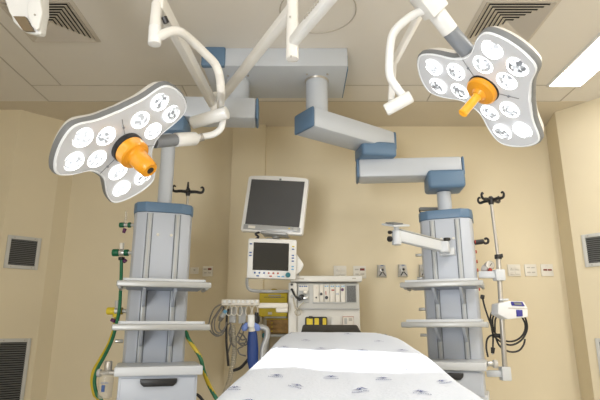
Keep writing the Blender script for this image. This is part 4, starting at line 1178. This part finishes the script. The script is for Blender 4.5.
# coiled black power cord
DC = 3.47
def cord(pts, label, r=.0062):
    one(MB().tube([P(x_, y_, DC + o_) for x_, y_, o_ in pts], r, 8, sub=8), 'power_cord', 'black_rubber', label, 'cord', 'black cords behind the infusion pump')
cord([(498, 309, -.02), (493, 311, 0), (490.5, 317, 0), (491.5, 326, 0), (493, 334, .0), (497, 339, .01), (503, 343, .02), (511, 345, .02), (519, 342, .02), (524.5, 336, .02), (527.2, 328, .02), (526, 320, .01), (523, 313, -.02)], 'outer coil of black cord hanging around the IV pole')
cord([(498, 312, .0), (494, 315, .01), (492.5, 321, .01), (494, 331, .01), (499, 337, .02), (506, 341, .02), (514, 341, .03), (521, 337, .03), (525, 330, .03), (524.5, 322, .03), (519, 314, .02), (513, 317, 0)], 'middle coil of black cord hanging around the IV pole')
cord([(499, 314, .02), (495.5, 319, .02), (495, 328, .02), (495.5, 336, .02), (499, 345, .03), (505, 350, .03), (512, 352, .03), (519, 350.5, .03), (523.5, 345, .03), (525, 339, .03)], 'lowest drooping loop of black cord below the pump')
cord([(482.5, 297.5, .0), (484.5, 306, 0), (488, 317, 0), (491.5, 327, 0), (493, 336, 0), (493, 345, 0), (493, 350, 0)], 'straight black cord hanging from the right pendant side to a plug')
cord([(495, 335, -.01), (490, 336, -.01), (487, 340, -.01), (486.3, 348, -.01), (488, 357, -.01)], 'short tail of black cord left of the coil')
t = thing('cord_plug', 'black plug at the end of the cord hanging left of the coil', 'plug', P(493, 353.5, DC))
MB().cyl(P(493, 347.5, DC), P(492.6, 353.5, DC), .014, .011, n=14, bev=.003).build('plug_body', 'black_plastic', t)
MB().cyl(P(492.6, 353.5, DC), P(492.5, 354.8, DC), .005, n=8).build('plug_pin', 'steel', t)
t = thing('cord_plug', 'black angled plug at the top of the cord below the upper right shelf', 'plug', P(482, 299, DC))
MB().bar(P(480.6, 296.4, DC), P(484.2, 297.4, DC), .024, .028, .005).build('plug_body', 'black_plastic', t)
one(MB().cyl(P(493.5, 335.6, DC - .02), P(501.5, 335.8, DC - .02), .014, n=14, bev=.003), 'cord_tie', 'black_rubber', 'black tie bundling the coiled cord left of the IV pole', 'cord tie')
# fitting on the right end of the right worktop
t = thing('rail_clamp', 'grey rail clamp on the right end of the right pendant worktop', 'clamp', P(492, 366, 3.25))
MB().cyl(P(487, 363.5, 3.25), P(493.5, 363.8, 3.25), .016, n=16, bev=.003).build('clamp_bar', 'aluminium', t)
MB().cyl(P(493, 364, 3.25), P(497.2, 364.2, 3.25), .025, n=16, bev=.004).build('clamp_knob', 'plate_grey', t)

# ================================================================ light
def area(name, locn, rot, sx, sy, power, col=(1, .97, .92)):
    l = bpy.data.lights.new(name, 'AREA'); l.shape = 'RECTANGLE'; l.size = sx; l.size_y = sy; l.energy = power; l.color = col
    o = bpy.data.objects.new(name, l); COL.objects.link(o); o.location = locn; o.rotation_euler = rot
    return o
area('ceiling_fill_right', (2.1, .9, CEIL - .03), (0, 0, 0), .25, 2.2, 55)  # unseen area light added along the right ceiling border to light the room
area('ceiling_fill_near', (.8, -1.2, CEIL - .03), (0, 0, 0), 2.0, .6, 32)  # overhead light added behind the camera, no fixture modelled
area('front_fill', (-1.0, -2.5, 1.25), (R_(99), 0, R_(-34)), 2.0, 2.0, 120, (.97, .99, 1)).data.spread = R_(125)  # unseen fill behind the camera, added to brighten walls and ceiling; no opening there
w = bpy.data.worlds.new('room_air'); SC.world = w; w.use_nodes = True
w.node_tree.nodes['Background'].inputs['Color'].default_value = (1, .96, .9, 1)
w.node_tree.nodes['Background'].inputs['Strength'].default_value = .05

cam = bpy.data.cameras.new('camera'); cam.sensor_width = 36; cam.lens = 36 * F / 600
co = bpy.data.objects.new('camera', cam); COL.objects.link(co)
co.location = CAM; co.rotation_euler = (math.pi / 2 + TH, 0, 0)
cam.clip_start = .05
SC.camera = co
SC.view_settings.view_transform = 'Standard'
SC.view_settings.look = 'None'
SC.view_settings.exposure = 0
